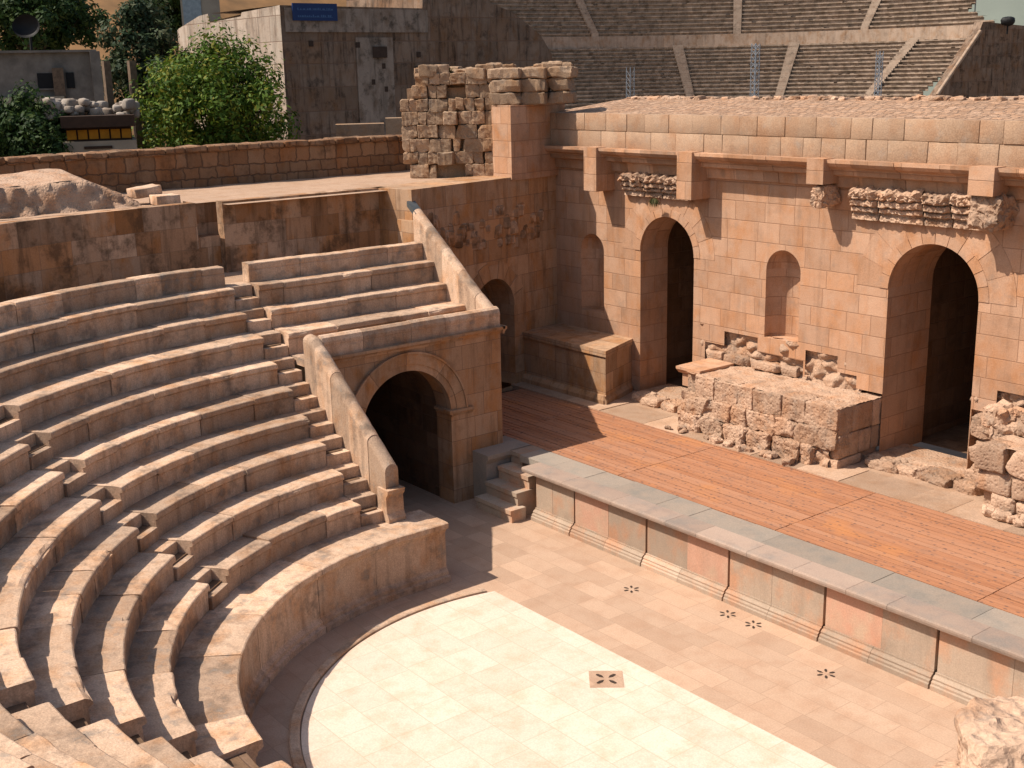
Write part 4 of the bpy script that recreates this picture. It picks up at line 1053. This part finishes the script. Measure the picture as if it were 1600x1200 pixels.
for ph, r1_, z1_, tr_, ri_, n_, w_ in [(p_, 13.4, 4.4, .25, .155, 44, 1.1) for p_ in (-12, 11.5, 35.5)]+[(p_, 25.2, zw+1.3, .22, .18, 52, .75) for p_ in (-28.5, 0, 24.5)]:
    mb = MB()
    for k in range(n_):
        r_ = r1_+tr_*k-.12; z = z1_+ri_*k+.03
        mb.face([tp(r_, ph-w_, z-.35), tp(r_, ph+w_, z-.35), tp(r_, ph+w_, z), tp(r_, ph-w_, z)][::-1], tint=.6+.4*random.random()); mb.face([tp(r_, ph-w_, z), tp(r_, ph+w_, z), tp(r_+tr_, ph+w_, z), tp(r_+tr_, ph-w_, z)][::-1], tint=.8)
    mb.build('stair_flight', M_thst, th)
# end wall of the theatre (dark, nearer)
ewl = empty('theatre_end_wall', at(1560, 150, 88), 'dark stone end wall sloping up at the right side of the distant theatre', 'wall')
D2 = 100
PW0 = at(1463, 152, 94); dw = Vector((.3, .9, 0)).normalized(); nw = Vector((dw.y, -dw.x, 0))
def onp(u, v):
    d = at(u, v, 1)-CAM; return CAM+d*((PW0-CAM).dot(nw)/d.dot(nw))
q = [onp(1463, 152), onp(1531, 48), onp(1536, 34), onp(1620, 42), onp(1760, 46), onp(1760, 190), onp(1463, 190)]
back = nw*-.9
mb = MB(); mb.face(q); mb.face([p+back for p in q])
for i_ in range(len(q)): a_, b_2 = q[i_], q[(i_+1) % len(q)]; mb.face([a_, b_2, b_2+back, a_+back])
mb.build('wall_body', M_far, ewl)
mb = MB(); mb.tube(onp(1463, 148)+nw*.1, onp(1531, 48)+nw*.1, .14, 4); mb.build('coping', M_thpw, ewl)
mb = MB(); c = at(1575, 33, D2-3); mb.stone(c, (.95, .8, .62), rough=.03, rnd=.3, step=.1, rot=.4); mb.tube(c-Vector((0,0,.9)), c, .06); mb.build('floodlight', M_black, label='black rounded floodlight on top of the dark end wall, far right', cat='floodlight')
# lattice masts
def mast(u, v0_, v1_, D, wd, label):
    a_ = at(u, v0_, D); b_2 = at(u, v1_, D); mb = MB(); h = a_.z-1
    x, y = a_.x, a_.y; hw = wd/2; cs = [(-hw,-hw),(hw,-hw),(hw,hw),(-hw,hw)]
    for dx, dy in cs: mb.tube((x+dx, y+dy, 1), (x+dx, y+dy, a_.z), .022, 4)
    z = 4.0; k = 0
    while z < a_.z-.3:
        for i_ in range(4):
            p_, q_ = cs[i_], cs[(i_+1) % 4]; mb.tube((x+p_[0], y+p_[1], z), (x+q_[0], y+q_[1], z+wd), .013, 3); mb.tube((x+p_[0], y+p_[1], z+wd), (x+q_[0], y+q_[1], z), .013, 3)
        z += wd; k += 1
    return mb.build('lattice_mast', M_blue, label=label, cat='mast', group='blue lattice masts in front of the theatre')
mast(1181, 68, 148, 78, .36, 'tallest blue steel lattice mast, middle one of three before the distant theatre')
mast(985, 105, 148, 82, .36, 'shortest blue lattice mast, left one before the distant theatre')
mast(1375, 80, 148, 82, .30, 'slim blue lattice mast, right one before the distant theatre')
mb = MB(); c = at(1523, 20, 130); mb.tube((c.x, c.y, 0), (c.x, c.y, 30), .07, 5); mb.build('thin_pole', M_metal, label='very thin pole rising behind the theatre end wall', cat='pole')

# hills
def hill(name, mat, pts, depth, zb, ns=.05, amp=2.0):
    mb = MB(); G = []
    for k in range(len(pts)-1):
        a_, b_2 = Vector(pts[k]), Vector(pts[k+1])
        for q in range(14):
            p = a_.lerp(b_2, q/14); out = (p-CAM); out.z = 0; out.normalize(); col_ = []
            for j in range(13):
                t = j/12; w_ = p+out*depth*(t-.35); zz = zb+(p.z-zb)*math.sin(min(1, t*1.25)*math.pi/2)**.8
                col_.append(Vector((w_.x, w_.y, zz+amp*noise.noise(Vector((w_.x*ns, w_.y*ns, 1)))*min(1, t*2)+amp*.25*noise.noise(Vector((w_.x*ns*6, w_.y*ns*6, 1))))))
            G.append(col_)
    mb.grid(G, smooth=True, flip=True); return mb.build(name, mat, kind='structure')
hill('sandy_hillside', M_hill, [at(-700, -60, 120), at(-100, -90, 115), at(150, -120, 110), at(400, -120, 115), at(640, -90, 125), at(900, -60, 160)], 60, -1, .08, 2.0)
hill('sky_tone_hill', M_hillf, [at(1300, -60, 420), at(1600, -100, 400), at(2100, -120, 420), at(2600, -60, 450)], 150, -1, .02, 3)  # added hill coloured to stand in for the grey-green sky

# trees
def tree(name, base, crown_c, radii, n_leaf, lsize, mat, label, seed, clumps=60, trunk_r=.12, cat='tree', grp=None, lobes=None):
    rnd = random.Random(seed); root = empty(name, base, label, cat, grp); base = Vector(base); crown_c = Vector(crown_c)
    tb_ = MB(); top = crown_c+Vector((0, 0, radii[2]*.3)); tb_.tube(base, crown_c, (trunk_r, trunk_r*.6), 8); cl = []
    for k in range(clumps):
        while True:
            v = Vector((rnd.uniform(-1,1), rnd.uniform(-1,1), rnd.uniform(-1,1)))
            if .35 < v.length < 1: break
        v = v*(.75+.25*rnd.random()); taper = 1-.35*max(0, v.z)
        p = crown_c+Vector((v.x*radii[0]*taper, v.y*radii[1]*taper, v.z*radii[2])); s_ = rnd.uniform(.16, .32)*min(radii); cl.append((p, s_))
        if k % 3 == 0: tb_.tube(crown_c.lerp(base, rnd.uniform(0, .4)), p, (trunk_r*.35, trunk_r*.08), 4)
    tb_.build('trunk', M_bark, root)
    mb = MB()
    for k in range(n_leaf):
        p, s_ = cl[rnd.randrange(len(cl))]
        d = Vector((rnd.gauss(0,1), rnd.gauss(0,1), rnd.gauss(0,1))); d.normalize(); c = p+d*s_*rnd.random()**.4*1.1
        n1 = (d+Vector((rnd.uniform(-.6,.6), rnd.uniform(-.6,.6), rnd.uniform(-.2,.9)))).normalized(); t1 = n1.orthogonal().normalized(); t1 = Matrix.Rotation(rnd.uniform(0, 6.28), 3, n1) @ t1; t2 = n1.cross(t1)
        l = lsize*rnd.uniform(.6, 1.3); ti = rnd.random()
        mb.face([c-t1*l, c-t2*l*.45, c+t1*l, c+t2*l*.45], tint=ti)
    mb.build('crown', mat, root); return root
c = at(328, 172, 39)
tree('leafy_tree', (c.x, c.y, -1), (c.x, c.y, c.z-.1), (2.6, 2.6, 2.45), 27000, .085, L_bright, 'bright green leafy tree rising behind the rubble wall', 11, clumps=150, grp='trees behind the terrace')
c = at(28, 222, 37)
tree('leafy_tree', (c.x, c.y, -1), (c.x, c.y, c.z), (1.9, 1.9, 1.5), 18000, .08, L_dark, 'dark green bushy tree cut by the left edge, just above the rubble wall', 12, clumps=80, grp='trees behind the terrace')
c = at(222, 100, 52)
tree('olive_tree', (c.x, c.y, -1), (c.x, c.y, c.z), (2.0, 2.0, 2.7), 15000, .11, L_olive, 'grey green tree behind the timber posts, left of the pale corner wall', 13, clumps=70, grp='trees behind the terrace')
c = at(50, 25, 62)
tree('dark_tree', (c.x, c.y, -1), (c.x, c.y, c.z), (3.3, 3.3, 2.3), 18000, .14, L_dark, 'broad dark green tree above the grey house at top left', 14, clumps=90, grp='trees behind the terrace')
c = at(255, -10, 75)
tree('dark_tree', (c.x, c.y, -1), (c.x, c.y, c.z), (2.6, 2.6, 2.6), 13000, .16, L_dark, 'dark tree at the top edge, right of the orange hillside patch', 15, clumps=70, grp='trees behind the terrace')
a_ = at(284, 30, 66); b_2 = at(345, 30, 66); d_ = b_2-a_; d_.z = 0; ee = d_.normalized(); nn_ = Vector((-ee.y, ee.x, 0)); ph_ = empty('pale_house', (a_.x, a_.y, -1), 'pale blue white house corner peeping over the sunlit corner wall', 'house')
mb = MB(); mb.prism([(q_.x, q_.y) for q_ in (a_, b_2, b_2+nn_*4, a_+nn_*4)], -1, a_.z+2.6); mb.build('wall', M_cream, ph_)
mb = MB(); A_ = a_+ee*.1; B_ = a_+ee*1.0; mb.prism([(q_.x, q_.y) for q_ in (A_-nn_*.04, B_-nn_*.04, B_+nn_*.02, A_+nn_*.02)], a_.z-.3, a_.z+1.8); mb.build('shutter', M_pblue, ph_)

# grey house
D = 46; a_ = at(-60, 80, D); b_2 = at(150, 78, D); hs = empty('grey_house', ((a_.x+b_2.x)/2, (a_.y+b_2.y)/2, -1), 'small flat-roofed grey rendered house with dark windows at the left edge', 'house')
d_ = b_2-a_; d_.z = 0; L = d_.length; e2 = d_.normalized(); n2 = Vector((-e2.y, e2.x, 0)); zt_ = a_.z
mb = MB(); mb.prism([(p.x, p.y) for p in (a_, b_2, b_2+n2*5, a_+n2*5)], -1, zt_); mb.build('wall', M_conc, hs)
def on_house(u0_, v0_, u1_, v1_, thick, mat, name, off=0):
    mb = MB(); p = at(u0_, v0_, D); q_ = at(u1_, v1_, D); A = a_+e2*((p-a_).dot(e2)); B = a_+e2*((q_-a_).dot(e2))
    mb.prism([(w_.x, w_.y) for w_ in (A-n2*thick, B-n2*thick, B+n2*.05, A+n2*.05)], min(p.z, q_.z), max(p.z, q_.z)); return mb.build(name, mat, hs)
on_house(60, 138, 87, 114, .03, M_black, 'window'); on_house(105, 138, 115, 113, .03, M_black, 'window'); on_house(57, 141, 90, 138, .1, M_conc, 'sill'); on_house(87, 162, 98, 106, .22, M_wood, 'pillar'); on_house(148, 162, 155, 80, .25, M_conc, 'pillar')
on_house(-55, 84, 150, 78, .15, M_conc, 'roof_edge'); on_house(-20, 165, 100, 150, .3, M_cream, 'low_step')
c = at(45, 44, D); mb = MB()
G = [[c+Vector((0, 0, 0))+rt*(.62*math.sin(.28*j)*math.cos(2*math.pi*i_/20)*.85)+up*(.62*math.sin(.28*j)*math.sin(2*math.pi*i_/20)*.72)+fw*(.25*(j/4)**2*-1) for j in range(5)] for i_ in range(21)]
mb.grid(G, smooth=True); mb.tube(c+fw*.1, Vector((c.x, c.y, zt_)), .05)
mb.build('satellite_dish', M_black, label='dark round satellite dish on the roof of the grey house', cat='satellite dish')
# posts
for (u, v0_, v1_, lb) in ((165, 95, 165, 'shorter weathered timber post next to the grey house'), (205, 95, 190, 'taller weathered timber post standing between the house and the bright tree')):
    p = at(u, v0_, 39); mb = MB(); mb.box(p.x-.1, p.y-.1, -1, p.x+.1, p.y+.1, p.z); mb.build('timber_post', M_wood, label=lb, cat='post', group='timber posts by the house')
# stone heap on top of stall roof
hp = MB(); rnd = random.Random(4)
for k in range(70):
    p = at(rnd.uniform(75, 212), 176+rnd.uniform(-13, 4)-4*math.sin((k % 9)), 37+rnd.uniform(-.5, .5)); s_ = rnd.uniform(.18, .38); hp.stone(p, (s_, s_, s_*.8), rough=.04, rnd=.1, step=.12, rot=rnd.random()*3)
hp.build('stone_heap', M_heap, label='row of pale rounded rubble heaped on the roof of the ochre panelled stall', cat='rubble')
sl_ = empty('roadside_stall', at(150, 230, 36), 'low stall front with a row of ochre panels under a dark roof at left', 'stall')
a_ = at(100, 182, 36); b_2 = at(203, 178, 36); d_ = b_2-a_; d_.z = 0; e3 = d_.normalized(); n3 = Vector((-e3.y, e3.x, 0)); L3 = d_.length
def stall_box(s0, s1, z0_, z1_, y0_, y1_, mat, name):
    A = a_+e3*s0; B = a_+e3*s1; mb = MB(); mb.prism([(w_.x, w_.y) for w_ in (A+n3*y0_, B+n3*y0_, B+n3*y1_, A+n3*y1_)], z0_, z1_); return mb.build(name, mat, sl_)
zt3 = a_.z; kpx = 36/1884.34
stall_box(-.1, L3+.1, zt3-16*kpx, zt3, -.35, 2, M_brown, 'roof'); stall_box(0, L3, zt3-36*kpx, zt3-16*kpx, 0.05, 2, M_brown, 'frame'); stall_box(-.1, L3+.1, -1, zt3-36*kpx, -.1, 2, M_cream, 'base')
for k in range(6): stall_box(L3*(k+.08)/6, L3*(k+.92)/6, zt3-33*kpx, zt3-20*kpx, 0, .06, M_yel, 'panel')
stall_box(L3*.25, L3*.68, zt3-47*kpx, zt3-43*kpx, -.14, 0, M_brown, 'slot')
for ob in scene.objects:
    if ob.type == 'MESH': ob.data.validate()
